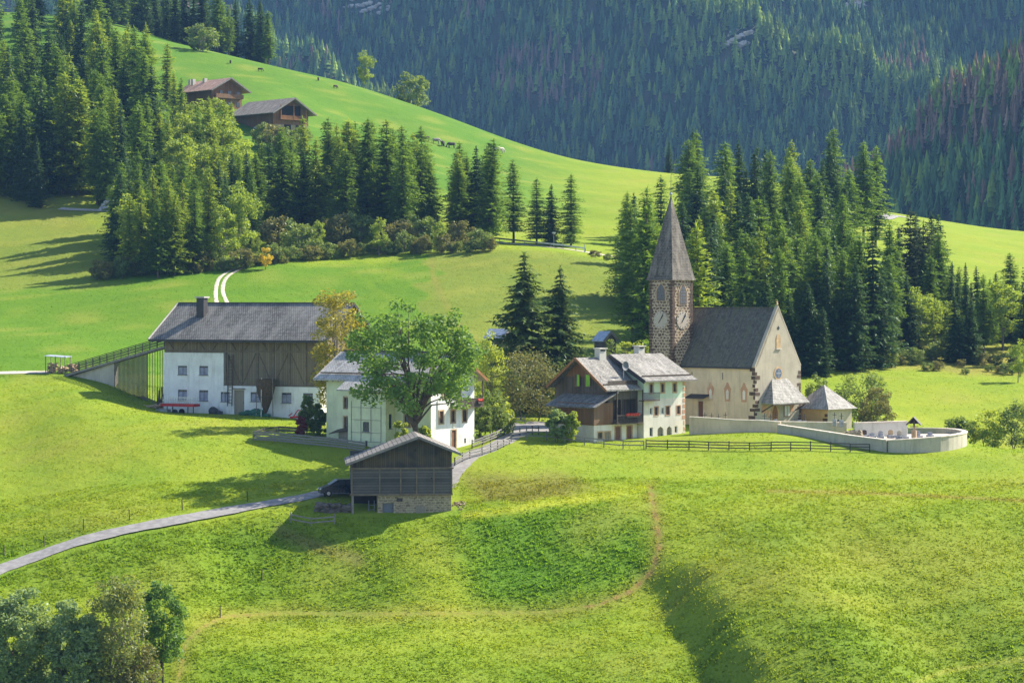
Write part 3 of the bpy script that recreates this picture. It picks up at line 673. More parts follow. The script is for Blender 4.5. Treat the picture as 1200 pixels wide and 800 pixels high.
tag(mb.build('ladder', M['beam'], None), 'long wooden ladder leaning against the plank wall of the large farmhouse', 'ladder'); bpy.data.objects['ladder'].location = fh.location; bpy.data.objects['ladder'].rotation_euler = fh.rotation_euler
# hanging hay chute
def own(name, mat, mb, frame_of, label, cat, group=None):
    me_o = mb.build(name, M[mat], None); me_o.location = frame_of.location; me_o.rotation_euler = frame_of.rotation_euler; return tag(me_o, label, cat, group)
mb = MB(); n = 12; rings = [(5.0, 1.25), (4.0, 1.3), (2.6, .95), (1.4, .55), (.4, .15)]; i0 = 0; cx, cy = 17.1, -1.9
for z, r in rings:
    for j in range(n): t = 2 * math.pi * j / n; mb.v.append((cx + r * math.cos(t), cy + r * math.sin(t), z))
for k in range(len(rings) - 1):
    for j in range(n): mb.f.append((k * n + j, (k + 1) * n + j, (k + 1) * n + (j + 1) % n, k * n + (j + 1) % n))
mb.f.append(tuple(range(n)))
hc = thing('hay_hopper', fh.matrix_basis @ Vector((0, 0, 0)) if False else fh.location.copy(), R(-24), 'dark conical hopper on thin legs in front of the farmhouse stable wall', 'hopper')
mb.build('cone', M['hay'], hc)
for a, b in ((-1.3, -.3), (1.3, -.3), (0, -1.25)): MB().tube([(cx + a, cy + b, -.6), (cx + a * .9, cy + b * .9, 5.2)], [.06, .06], 6).build('leg', M['metal' if b < -1 else 'beam_grey'], hc)
for z in (4.4, 2.6): 
    mb = MB(); q = [(cx - 1.25, cy - .3, z), (cx, cy - 1.25, z), (cx + 1.25, cy - .3, z)]; mb.bar(q[0], q[1], .07).bar(q[1], q[2], .07).build('ring', M['dark_metal'], hc)
# red hay trailer
tr = thing('hay_trailer', fh.location + Vector((0, 0, 0)), R(-24), 'small red farm trailer with grey mesh sides before the white farmhouse wall', 'trailer')
MB().box(1.6, 6.9, -3.6, -2.0, 1.15, 1.5).build('bed', M['red_paint'], tr)
mb = MB()
for y in (-3.58, -2.02): 
    mb.bar((1.9, y, 2.35), (6.8, y, 2.35), .05); mb.bar((1.9, y, 1.95), (6.8, y, 1.95), .04)
    for x in np.arange(1.9, 6.9, .35): mb.bar((x, y, 1.5), (x, y, 2.35), .035)
mb.build('side_rail', M['metal'], tr)
for x in (2.6, 5.9):
    for y in (-3.5, -2.1): MB().bar((x, y, -.3), (x, y, 1.15), .09).build('leg', M['dark_metal'], tr)
for x in (3.9,):
    for y in (-3.7, -1.95): w_ = MB().tube([(x, y, .35), (x, y + .18, .35)], [.42, .42], 14).build('wheel', M['tyre'], tr)
ob = MB().box(1.2, 3.0, -4.2, -3.2, -.4, .75); ob.box(1.25, 2.95, -4.25, -4.2, .0, .1)
own('water_tank', 'metal', ob, fh, 'grey metal water trough under the red trailer', 'trough')
mb = MB(); mb.blob((8.6, -1.3, .3), (.75, .6, .75), 8, .15); mb.blob((9.5, -1.2, .1), (.6, .5, .5), 8, .2); own('tarpaulin_heap', 'dark_metal', mb, fh, 'dark covered heap at the foot of the white farmhouse wall', 'heap')
mb = MB(); mb.blob((14, -1.4, .15), (1.3, .7, .55), 9, .25); mb.blob((15.6, -1.6, .2), (1.2, .7, .7), 9, .25); mb.blob((16.6, -1.4, .0), (.9, .6, .4), 8, .2); own('tarpaulin_heap', 'tarp_green', mb, fh, 'dark green tarpaulin heap right of the pale stable door', 'heap')
mb = MB(); mb.bar((20.6, -1.4, -.1), (22.6, -1.4, .1), .25, .25); mb.bar((21.0, -1.3, 0), (21.7, -1.3, .9), .1); mb.bar((21.7, -1.3, .9), (22.9, -1.3, .7), .12); mb.bar((20.4, -1.5, .1), (21.0, -1.6, .5), .1)
own('hay_rake', 'red_paint', mb, fh, 'red farm implement parked by the right end of the stable wall', 'farm machine')
# ramp with railing
rm = thing('barn_ramp', Vector((0, 0, 0)), 0, 'wooden barn ramp with slatted railing rising to the left end of the farmhouse', 'ramp')
A, B = W3(76, 439, 345), W3(193, 405, 333.5); back = Vector((.35, 4.2, 0))
MB().prism([A, B, B + back, A + back], (0, 0, -.3)).build('deck', M['wood_grey'], rm)
mb = MB(); mb.bar(A + Vector((0, -.06, -.15)), B + Vector((0, -.06, -.15)), .12, .34); mb.build('edge_beam', M['beam_grey'], rm)
for bk in (Vector((0, 0, 0)), back):
    for k in range(15): p = A.lerp(B, k / 14) + bk; MB().bar(p, p + Vector((0, 0, 1.25)), .1).build('post', M['wood_rail_dark'], rm)
    mb = MB()
    for h in (.35, .68, 1.0, 1.25): mb.bar(A + bk + Vector((0, -.07, h)), B + bk + Vector((0, -.07, h)), .06, .1)
    mb.build('rail', M['wood_rail_dark'], rm)
g0, g1 = A.lerp(B, .18), A.lerp(B, .5)
C0 = W3(93, 444, 343); MB().prism([A + Vector((.6, .3, -.3)), g1 + Vector((0, .3, -.3)), Vector((g1.x, g1.y + .3, float(zxy(g1.x, g1.y)) - 1)), Vector((A.x + .6, A.y + .3, A.z - 1.5))], (0, 3.5, 0)).build('concrete_base', M['wall_old'], rm)
mb = MB(); k0 = g1
for k in range(40):
    p = g1.lerp(B, k / 40); q = g1.lerp(B, (k + .8 if k < 27 else k + .45) / 40); zb = float(zxy(p.x, p.y)) - .3
    if k >= 27 and k % 2: continue
    mb.hexa([(p.x, p.y + .2, zb), (q.x, q.y + .2, zb), (q.x, q.y + .26, zb), (p.x, p.y + .26, zb), (p.x, p.y + .2, p.z - .32), (q.x, q.y + .2, q.z - .32), (q.x, q.y + .26, q.z - .32), (p.x, p.y + .26, p.z - .32)])
mb.build('board_skirt', M['wood_dark'], rm)
# firewood shelter
p = at(68, 348.3); fs = thing('firewood_shelter', p, R(-12), 'small open shelter with blue-grey metal roof stacked with firewood beside the gravel track', 'shelter')
slab(fs, 'roof', [(-1.7, -1.2, 2.5), (1.7, -1.2, 2.3), (1.7, 1.2, 2.4), (-1.7, 1.2, 2.6)], .07, 'metal_roof')
for x in (-1.5, 0, 1.5):
    for y in (-1, 1): MB().bar((x, y, -.2), (x, y, 2.45), .1).build('post', M['beam_grey'], fs)
for n_, (x0, x1, h) in enumerate(((-1.4, -.2, 1.4), (.2, 1.4, .9), (1.75, 2.9, 1.3))):
    mb = MB()
    for k in range(46): mb.tube([(random.uniform(x0, x1), -.75, random.uniform(.05, h)), (random.uniform(x0, x1), .5, random.uniform(.05, h))], [.1, .1], 5)
    q = mb.build('firewood_stack', M['log_end'], None); q.location = p; q.rotation_euler = (0, 0, R(-12))
    tag(q, ['tall firewood stack inside the open shelter', 'low firewood stack in the right half of the open shelter', 'firewood stack standing outside right of the open shelter'][n_], 'firewood')
mb = MB(); p = hp(190, 480, 300)
for k in range(70):
    a = random.gauss(0, 1.5); b = random.gauss(0, .5); z = .15 + max(0, .7 - abs(a) * .3) * random.random(); t = random.uniform(-.5, .5) + (math.pi / 2) * (random.random() < .2)
    q = Vector((a, b, z - a * .12)); d = Vector((math.cos(t), math.sin(t), random.uniform(-.2, .2))) * random.uniform(.3, .8); mb.tube([q - d, q + d], [.09, .08], 5)
q = mb.build('log_pile', M['log_end'], None); q.location = p; tag(q, 'loose heap of pale split logs at the left corner of the large farmhouse', 'log pile')
mb = MB()
for k in range(14): x = 186 + k * .7; p = at(184.5 + k * .55, 331); mb.bar(p, p + Vector((random.uniform(-.2, .6), .3, random.uniform(1.8, 3.2))), .14)
tag(mb.build('leaning_boards', M['beam'], None), 'old dark boards leaning against the left corner of the large farmhouse', 'boards')

# ------------------------------------------------------------------ centre house
o = W3(505, 529, 288); ch_ = thing('village_house', o, R(-37), 'pale green and white house behind the broad tree, with pale shingle roof and balcony', 'house')
L_, D_ = 16.75, 8.5; HE, HR = 8.45, 11.75; oy = 1.0; sl_ = (HR - HE) / (D_ / 2 + oy); HW = HE + oy * sl_ - .15
fw = [(1.6, 2.6, 4.4, 5.9), (1.6, 2.6, 1.3, 2.8), (12.3, 13.2, 3.9, 5.4), (12.3, 13.2, 1.3, 2.7), (14.6, 15.5, 3.9, 5.4)]
o0 = (-L_, 0, 0)
fw = [(2.9, 3.75, 4.9, 6.2), (2.9, 3.75, 2.2, 3.8), (12.6, 13.5, 2.9, 4.5), (12.6, 13.5, 5.3, 6.7)]
mb = MB(); wallh(mb, (-L_, 0, -2), X_, L_, HW + 2, [(a, b, c + 2, d + 2) for a, b, c, d in fw])
gw = [(1.6, 2.4, 3.35, 4.8), (3.9, 4.7, 3.35, 4.8), (6.2, 7.0, 3.35, 4.8), (4.0, 4.85, 0.0, 2.4), (1.9, 2.3, .5, 1.0), (6.5, 6.85, .7, 1.3), (2.4, 3.2, 6.3, 7.7), (5.0, 5.8, 6.3, 7.7)]
mb2 = MB(); wallh(mb2, (0, 0, -2), Y_, D_, HW + 2, [(a, b, c + 2, d + 2) for a, b, c, d in gw])
mb2.poly([(0, 0, HW), (0, D_, HW), (0, D_ / 2, HR - .2)])
mb.poly([(-L_, D_, -2), (-L_, 0, -2), (-L_, 0, HW), (-L_, D_ / 2, HR - .2), (-L_, D_, HW)]); mb.poly([(0, D_, -2), (-L_, D_, -2), (-L_, D_, HW), (0, D_, HW)])
mb.build('wall', M['plaster_green'], ch_); tag(mb2.build('gable_wall', M['plaster_white'], ch_), 'sunlit white gable wall')
for a, b, c, d in fw: window(ch_, o0, X_, a, b, c, d, 'frame_brown', 'stone_surround')
for i, (a, b, c, d) in enumerate(gw):
    if i == 3: door(ch_, (0, 0, 0), Y_, a, b, d, 'door_brown', 'stone_surround')
    elif i in (4, 5): window(ch_, (0, 0, 0), Y_, a, b, c, d, 'frame_brown', sill=False, bars=(0, 0))
    else: window(ch_, (0, 0, 0), Y_, a, b, c, d, 'frame_brown', 'stone_surround')
fbox(MB(), (0, 0, 0), Y_, 4.2, 4.65, 2.75, 3.2, .01, .08).build('wall_plaque', M['plaster_cream'], ch_)
# projecting bay with timber grid
bx0, bx1, bd = -11.65, -5.6, 1.8; BH = HE - 1.15 + .55
mb = MB(); wallh(mb, (bx0, -bd, -2), X_, bx1 - bx0, BH + 2, [(2.4, 3.4, 2.2 + 2, 3.4 + 2), (2.75, 3.15, 2.2, 3.1)])
wallh(mb, (bx1, -bd, -2), Y_, bd, BH + 2, [(.6, 1.15, 4.6, 6.4)]); mb.poly([(bx0, 0, -2), (bx0, -bd, -2), (bx0, -bd, BH), (bx0, 0, BH)])
mb.build('bay_wall', M['plaster_green'], ch_)
window(ch_, (bx0, -bd, 0), X_, 2.4, 3.4, 2.2, 3.4, 'frame_grey', bars=(2, 0)); window(ch_, (bx0, -bd, 0), X_, 2.75, 3.15, .2, 1.1, 'frame_grey', bars=(0, 0), sill=False)
window(ch_, (bx1, -bd, 0), Y_, .6, 1.15, 2.6, 4.4, 'frame_grey', bars=(0, 0))
mb = MB()
for x in (.55, 2.1, 3.7, 5.3): fbox(mb, (bx0, -bd, 0), X_, x, x + .045, .95, 5.9 if x < 3 else 5.4, .02, .06)
for z in (.95, 2.05, 3.6, 5.1): fbox(mb, (bx0, -bd, 0), X_, .55, 5.37, z, z + .04, .03, .07)
mb.build('trellis', M['beam_grey'], ch_)
roofp = [(-L_ - 1.2, -oy, HE), (1.2, -oy, HE), (1.2, D_ / 2, HR), (-L_ - 1.2, D_ / 2, HR)]
rf = slab(ch_, 'roof', roofp, .2, 'roof_pale'); slab(rf, 'back_slope', [(-L_ - 1.2, D_ / 2, HR), (1.2, D_ / 2, HR), (1.2, D_ + 1.1, HE - .05), (-L_ - 1.2, D_ + 1.1, HE - .05)], .2, 'roof_pale')
edge(rf, 'snow_guard', [((-L_ - .9, -oy + .95, HE + .95 * sl_ + .16), (1.0, -oy + .95, HE + .95 * sl_ + .16))], .14, .16, 'beam')
edge(rf, 'ridge_board', [((-L_ - .6, D_ / 2 - .1, HR + .12), (1.2, D_ / 2 - .1, HR + .12))], .35, .2, 'fascia')
edge(rf, 'verge_board', [((1.26, -oy, HE - .1), (1.26, D_ / 2, HR - .1)), ((1.26, D_ + 1.1, HE - .15), (1.26, D_ / 2, HR - .1))], .1, .34, 'wood_orange')
edge(rf, 'verge_board', [((-L_ - 1.26, -oy, HE - .1), (-L_ - 1.26, D_ / 2, HR - .1))], .1, .26, 'verge_light')
slab(ch_, 'bay_roof', [(bx0 - 1.0, -bd - oy, HE - bd * sl_ - .02), (bx1 + .6, -bd - oy, HE - bd * sl_ - .02), (bx1 + .6, -oy + .35, HE + .35 * sl_ - .05), (bx0 - 1.0, -oy + .35, HE + .35 * sl_ - .05)], .16, 'roof_pale')
mb = MB()
for x in np.arange(-L_ - .9, 1, .9): mb.bar((x, -oy + .08, HE - .26), (x, .3, HE - .26 + 1.2 * sl_), .1, .14)
mb.build('rafter', M['beam'], ch_)
bl = MB().box(.02, 1.15, 3.6, 8.9, 5.1, 5.25).build('balcony', M['beam'], ch_)
mb = MB()
for y in np.arange(3.65, 8.9, .16): mb.box(1.08, 1.12, y, y + .12, 5.25, 6.15)
mb.box(1.04, 1.16, 3.6, 8.9, 6.15, 6.25)
for x in np.arange(.1, 1.1, .18): mb.box(x, x + .13, 8.84, 8.88, 5.25, 6.15)
mb.build('railing', M['wood_dark'], bl)
for y in (3.7, 8.8): MB().bar((1.08, y, 5.2), (1.08, y, 8.3), .12).build('post', M['beam'], bl)
MB().box(1.14, 1.35, 7.6, 8.6, 5.55, 5.85).build('flower_box', M['beam'], bl)
for y in (7.75, 8.1, 8.45): MB().blob((1.28, y, 5.95), (.16, .2, .18), 6, .3).build('flowers', M['flower_red'], bl)
lt = slab(ch_, 'lean_to_roof', [(-14.9, -1.7, 1.75), (-12.0, -1.7, 2.3), (-12.0, -.02, 2.75), (-14.9, -.02, 2.2)], .1, 'beam')
mb = MB(); mb.box(-13.6, -11.75, -1.3, -.02, -1, 2.1); mb.build('wood_store', M['door_pale'], ch_)

# ------------------------------------------------------------------ foreground barn
o = W3(412, 603, 262); fb_ = thing('hay_barn', o, R(5), 'weathered grey wooden hay barn on a stone base in the foreground', 'barn')
W_, D_ = 11.0, 9.0; zl, zr, za, ax = 5.75, 7.15, 8.75, 7.3; AP = za - .12
sL = (8.6 - 5.65) / (7.3 + .6)
mb = MB(); mb.prism([(0, 0, 5.15), (W_, 0, 5.15), (W_, 0, 6.95), (ax, 0, 8.4), (0, 0, 5.75)], (0, .1, 0)); mb.build('gable_boards', M['wood_grey'], fb_)
mb = MB(); mb.box(0, W_, -.12, .02, 2.3, 5.0); mb.box(0, .12, .1, D_, 2.3, 5.8); mb.box(W_ - .1, W_, .1, D_, 2.3, 6.95); mb.box(0, W_, D_ - .1, D_, 0, 6.5); mb.build('plank_wall', M['wood_grey_h'], fb_)
mb = MB()
for x in (-.05, 3.0, 5.3, 7.05, 8.95, 10.9): mb.box(x, x + .16, -.2, -.123, 2.3, 5.1)
mb.box(-.2, W_ + .2, -.24, -.02, 5.0, 5.17); mb.box(-.2, W_ + .1, -.2, .0, 2.1, 2.3); mb.build('timber_frame', M['beam_brown'], fb_)
mb = MB(); hs = [(.7, 1.35, .9 - .0 + 1.5, 1.1 + 1.5 + .45)]
wallh(mb, (2.85, .1, -1.5), X_, 8.1, 3.75, [(.55, 1.75, 1.55, 2.75), (2.1, 2.75, 2.9, 3.3)], depth=.3)
mb.poly([(2.85, D_, -1.5), (2.85, .1, -1.5), (2.85, .1, 2.25), (2.85, D_, 2.25)]); mb.poly([(10.95, .1, -1.5), (10.95, D_, -1.5), (10.95, D_, 2.25), (10.95, .1, 2.25)])
mb.build('stone_wall', M['rubble'], fb_)
window(fb_, (2.85, .1, 0), X_, 2.1, 2.75, 1.4, 1.8, 'beam', sill=False, bars=(0, 0), depth=.25)
door(fb_, (2.85, .1, 0), X_, .55, 1.75, 1.25, 'frame_grey', depth=.25, z0=.05); fbox(MB(), (2.85, .1, 0), X_, 4.2, 5.3, -.1, .9, .005, .06).build('patched_board', M['door_pale'], fb_)
mb = MB(); mb.box(.0, .24, -.1, .14, -1.2, 2.3); mb.build('corner_post', M['beam_grey'], fb_)
mb = MB(); mb.poly([(.1, 3.6, -1), (2.85, 3.6, -1), (2.85, 3.6, 2.3), (.1, 3.6, 2.3)]); mb.build('stall_back', M['dark_inside'], fb_)
mb = MB(); mb.box(0, 2.85, .1, D_, 2.2, 2.28); mb.build('stall_ceiling', M['dark_inside'], fb_)
mb = MB().tube([(ax - .3, -.02, 7.05), (ax - .3, .0, 7.05)], [.14, .14], 8); mb.build('owl_hole', M['black'], fb_)
mb.v = []; mb.f = []; mb.box(8.7, 8.84, -.14, -.12, 3.9, 4.05); mb.build('latch_hole', M['black'], fb_)
def xz(x): return 8.6 - (ax - x) * .375 if x < ax else 8.6 - (x - ax) * .405
rf = slab(fb_, 'roof', [(-.65, -.8, xz(-.65)), (ax, -.8, 8.6), (ax, D_ + .6, 8.6), (-.65, D_ + .6, xz(-.65))], .16, 'roof_barn')
slab(rf, 'right_slope', [(ax, -.8, 8.6), (12.0, -.8, xz(12.)), (12.0, D_ + .6, xz(12.)), (ax, D_ + .6, 8.6)], .16, 'roof_barn')
edge(rf, 'verge_board', [((-.65, -.84, xz(-.65) - .1), (ax, -.84, 8.5)), ((ax, -.84, 8.5), (12., -.84, xz(12.) - .1))], .08, .26, 'beam_grey')
mb = MB()
for x, z in ((.05, 5.55), (ax, 8.25), (W_ - .1, 6.75)): mb.box(x - .1, x + .1, -.75, D_ + .5, z - .12, z + .12)
mb.build('purlin', M['beam'], fb_)
own('feed_rack', 'frame_grey', MB().bar((1.9, .7, -.4), (1.9, .7, 1.5), .08).bar((2.5, .7, -.4), (2.5, .7, 1.5), .08).bar((1.9, .7, 1.0), (2.5, .7, 1.0), .06).bar((1.9, .7, .5), (2.5, .7, .5), .06), fb_, 'pale feed rack standing in the open bay under the hay barn', 'rack')
mb = MB()
for k in range(9): mb.blob((random.uniform(.5, 2.4), random.uniform(.4, 1.6), -.05), (.3, .25, .16), 6, .3)
own('stone_heap', 'stone_grey', mb, fb_, 'stones and rubble under the open bay of the hay barn', 'stones')

# ------------------------------------------------------------------ house group right of centre
o = W3(712, 519, 300); rh = thing('farmstead_house', o, R(43), 'half timbered double house with dark wooden gable and mint and white front before the church', 'house')
HB = 0; W_ = 9.5; ry = 4.55; zR1, zE1 = 10.65, 6.7; s1 = (zR1 - zE1) / (ry + 1)
XE = 5.4
mb = MB(); zb = 4.0
mb.prism([(0, W_, 3), (0, 0, 3), (0, 0, zE1 + s1 - .2), (0, ry, zR1 - .2), (0, W_, zE1 + s1 * .55 - .2)], (.15, 0, 0))
wallh(mb, (0, 0, 2.4), X_, XE, 5.4, [(1.0, 2.4, .5, 3.0), (2.7, 5.1, .5, 3.0)], depth=1.0); mb.poly([(XE, W_, 2.4), (0, W_, 2.4), (0, W_, 6.9), (XE, W_, 6.9)])
mb.build('wooden_wall', M['wood_dark'], rh)
mb = MB(); n_ = Vector((0, 0, 0))
for y0, y1, zt in ((1.8, 8.0, 8.6),): pass
tag(MB().prism([(-.03, 8.2, 8.2), (-.03, 1.0, 8.2), (-.03, ry, zR1 - .35)], (-.05, 0, 0)).build('gable_cladding', M['wood_brown'], rh), 'sun browned boards in the gable')
for y in (5.3, 3.4):
    w_ = MB().box(-.14, -.09, y - .45, y + .45, 7.0, 8.5).build('window', M['glass'], rh)
    f_ = MB(); f_.box(-.18, -.14, y - .5, y - .42, 6.95, 8.55); f_.box(-.18, -.14, y + .42, y + .5, 6.95, 8.55); f_.box(-.18, -.14, y - .42, y + .42, 8.48, 8.55); f_.box(-.18, -.14, y - .42, y + .42, 6.95, 7.02); f_.build('frame', M['frame_brown'], w_)
    MB().box(-.2, -.145, y - .42, y - .02 if y > 5 else y + .3, 7.02, 8.48).build('shutter', M['shutter_green'], w_)
roofA = [(-1.2, -1, zE1), (XE - .3, -1, zE1), (XE - .3, ry, zR1), (-1.2, ry, zR1)]
rf = slab(rh, 'roof', roofA, .18, 'roof_slate'); slab(rf, 'back_slope', [(-1.2, ry, zR1), (XE - .3, ry, zR1), (XE - .3, W_ + .3, zR1 - s1 * (W_ + .3 - ry)), (-1.2, W_ + .3, zR1 - s1 * (W_ + .3 - ry))], .18, 'roof_slate')
edge(rf, 'verge_board', [((-1.26, -1, zE1 - .12), (-1.26, ry, zR1 - .12)), ((-1.26, W_ + .3, zR1 - s1 * (W_ + .3 - ry) - .12), (-1.26, ry, zR1 - .12))], .1, .34, 'wood_orange')
edge(rf, 'snow_guard', [((-1, -.2, zE1 + .8 * s1 + .1), (XE - .4, -.2, zE1 + .8 * s1 + .1))], .12, .14, 'beam')
# lean-to and lower box
mb = MB(); mb.box(-2.5, .9, -.06, 6.6, 2.3, 5.05); mb.build('plank_store', M['wood_brown'], rh)
slab(rh, 'lean_to_roof', [(-3.3, -1, 4.6), (1.0, -1, 6.45), (1.0, 8.0, 6.45), (-3.3, 8.0, 4.6)][::-1], .14, 'roof_slate')
mb = MB(); wallh(mb, (-2.42, 0, -2), X_, 3.3, 4.3, [(.7, 1.5, 2.6, 3.4), (1.9, 2.9, 1.4, 3.4)]); mb.poly([(-2.42, 6.5, -2), (-2.42, 0, -2), (-2.42, 0, 2.3), (-2.42, 6.5, 2.3)])
wallh(mb, (.88, .02, -2), X_, XE - .88, 4.4, [(.5, 1.5, 1.6, 4.0), (2.6, 3.5, 1.6, 4.0)]); mb.poly([(0, W_, -2), (0, 6.5, -2), (0, 6.5, 3), (0, W_, 3)])
mb.build('basement_wall', M['plaster_cream'], rh)
window(rh, (-2.42, 0, 0), X_, .7, 1.5, .6, 1.4, 'frame_brown', 'stone_surround'); door(rh, (-2.42, 0, 0), X_, 1.9, 2.9, 1.4, 'door_pale', 'stone_surround', z0=-.6)
door(rh, (.88, .02, 0), X_, .5, 1.5, 2.0, 'door_brown', 'stone_surround', z0=-.4); door(rh, (.88, .02, 0), X_, 2.6, 3.5, 2.0, 'door_brown', 'stone_surround', z0=-.4)
bl = MB().box(.6, XE, -1.1, .0, 2.35, 2.5).build('balcony', M['beam'], rh)
mb = MB()
for x in np.arange(.65, XE, .17): mb.box(x, x + .05, -1.06, -1.02, 2.5, 3.4)
mb.box(.6, XE, -1.1, -1.0, 3.4, 3.5); mb.build('railing', M['wood_dark'], bl)
for x in (.65, XE - .1): MB().bar((x, -1.03, 2.4), (x, -1.03, 6.6), .12).build('post', M['beam'], bl)
MB().box(2.2, 4.4, -1.32, -1.1, 3.15, 3.4).build('flower_box', M['beam'], bl)
for x in np.arange(2.3, 4.4, .3): MB().blob((x, -1.22, 3.5), (.2, .17, .2), 6, .3).build('flowers', M['flower_red'], bl)
# white block
x1, x2, yf = 5.5, 13.2, -1.0; zR2, zE2 = 11.0, 7.75; s2 = (zR2 - zE2) / (4.4 + 2); HW = zE2 + s2 - .15
LW = x2 - x1
lw = [(1.15, 1.6, 3.4, 4.25), (2.0, 2.65, 3.25, 4.35), (3.3, 3.7, 3.4, 4.2), (4.1, 4.8, 3.25, 4.35), (6.15, 6.8, 3.3, 4.35), (1.1, 1.7, .6, 1.75), (5.75, 6.25, 0.9, 1.75)]
ar = [(2.55, 3.65), (4.25, 5.2)]
mb = MB(); holes = [(a, b, c + 2, d + 2) for a, b, c, d in lw] + [(a, b, 1.6, 3.85) for a, b in ar]
wallh(mb, (x1, yf, -2), X_, LW, 7.4, holes, depth=.3); mb.poly([(x2, yf, -2), (x2, W_, -2), (x2, W_, 5.4), (x2, yf, 5.4)]); mb.poly([(x1, W_, -2), (x1, yf, -2), (x1, yf, 5.4), (x1, W_, 5.4)])
mb.build('wall', M['plaster_cream'], rh)
uw = [(1.1, 1.7, .75, 1.85), (3.2, 3.8, .75, 1.85), (5.45, 6.05, .75, 1.85)]
mb = MB(); wallh(mb, (x1, yf, 5.4), X_, LW, HW - 5.4, [(a, b, c, d) for a, b, c, d in uw], depth=.3)
for x in (x1, x2): mb.poly([(x, yf, 5.4), (x, W_, 5.4), (x, W_, HW), (x, 4.4, zR2 - .2), (x, yf, HW)])
mb.poly([(x2, W_, -2), (x1, W_, -2), (x1, W_, HW), (x2, W_, HW)]); tag(mb.build('upper_wall', M['plaster_mint'], rh), 'mint green upper wall')
mo = (x1, yf, 0)
for i, (a, b, c, d) in enumerate(lw): window(rh, mo, X_, a, b, c, d, 'frame_brown' if i in (1, 3, 4) else 'frame_white', 'fresco' if i in (1, 3, 4) else None, bars=(1, 1) if i in (1, 3, 4) else (0, 0), sill=False, sw_=.1, depth=.2)
for a, b, c, d in uw: window(rh, (x1, yf, 5.4), X_, a, b, c, d, 'frame_brown', 'stone_surround', sill=False, depth=.2)
for a, b in ar:
    fprism(rh, 'archway', mo, X_, [(a, 1.86), (a, 1.3), (a + .08, 1.55), ((a + b) / 2, 1.82), (b - .08, 1.55), (b, 1.3), (b, 1.86)], -.28, .0, 'plaster_cream')
    door(rh, mo, X_, a, b, 1.84, 'door_pale', depth=.29, z0=-.4)
mb = MB(); random.seed(3)
for k in range(12):
    for side in (0, 1):
        z = -1 + k * .72; wq = random.uniform(.25, .55)
        if side == 0: fbox(mb, mo, X_, LW - wq, LW + .02, z, z + .5, .003, .03)
mb.build('corner_stones', M['fresco'], rh)
rf = slab(rh, 'roof', [(x1 - .8, yf - 1, zE2), (x2 + 1.2, yf - 1, zE2), (x2 + 1.2, 4.4, zR2), (x1 - .8, 4.4, zR2)], .2, 'roof_slate')
slab(rf, 'back_slope', [(x1 - .8, 4.4, zR2), (x2 + 1.2, 4.4, zR2), (x2 + 1.2, W_ + 1, zR2 - s2 * (W_ - 3.4)), (x1 - .8, W_ + 1, zR2 - s2 * (W_ - 3.4))], .2, 'roof_slate')
edge(rf, 'snow_guard', [((x1 - .4, yf - .1, zE2 + .9 * s2 + .12), (x2 + 1, yf - .1, zE2 + .9 * s2 + .12))], .12, .16, 'beam')
edge(rf, 'verge_board', [((x1 - .85, yf - 1, zE2 - .16), (x1 - .85, 4.4, zR2 - .16))], .1, .5, 'fascia')
edge(rf, 'gutter', [((x1 - .8, yf - 1.07, zE2 - .12), (x2 + 1.2, yf - 1.07, zE2 - .12))], .12, .16, 'beam_grey')
bl = MB().box(4.6, x1 + 2.0, yf - .95, yf - .01, 5.15, 5.28).build('balcony', M['beam'], rh); mb = MB()
for x in np.arange(4.65, x1 + 2, .2): mb.box(x, x + .06, yf - .92, yf - .88, 5.28, 6.15)
mb.box(4.6, x1 + 2, yf - .95, yf - .85, 6.15, 6.24); mb.build('railing', M['dark_metal'], bl)
for nm, (cx, cy, wz, h0, h1) in {'a': (2.6, 4.0, 1.2, 10.1, 11.7), 'b': (10.4, 4.6, 1.1, 10.5, 11.9)}.items():
    c_ = MB().box(cx, cx + wz, cy, cy + .9, h0, h1).build('chimney', M['wall_white'], rh)
    MB().box(cx + .15, cx + wz - .15, cy - .004, cy, h1 - .3, h1 - .08).build('smoke_opening', M['black'], c_); MB().box(cx - .15, cx + wz + .15, cy - .15, cy + 1.05, h1, h1 + .12).build('cap', M['wall_white'], c_)
dp = thing('satellite_dish', rh.matrix_basis @ Vector((0, 0, 0)) if False else rh.location.copy(), R(43), 'dark satellite dish on a pole between the two grey shingle roofs', 'satellite dish')
MB().tube([(3.8, .9, zE1 + 1.2), (3.8, .9, zE1 + 2.6)], [.05, .05], 6).build('pole', M['metal'], dp)
mb = MB(); n = 14
for r, y in ((0, .82), (.3, .78), (.6, .66)):
    for j in range(n): t = 2 * math.pi * j / n; mb.v.append((3.8 + r * math.cos(t), y - .1, zE1 + 2.9 + r * math.sin(t)))
for k in range(2):
    for j in range(n): mb.f.append((k * n + j, (k + 1) * n + j, (k + 1) * n + (j + 1) % n, k * n + (j + 1) % n))
mb.build('dish', M['frame_grey'], dp)

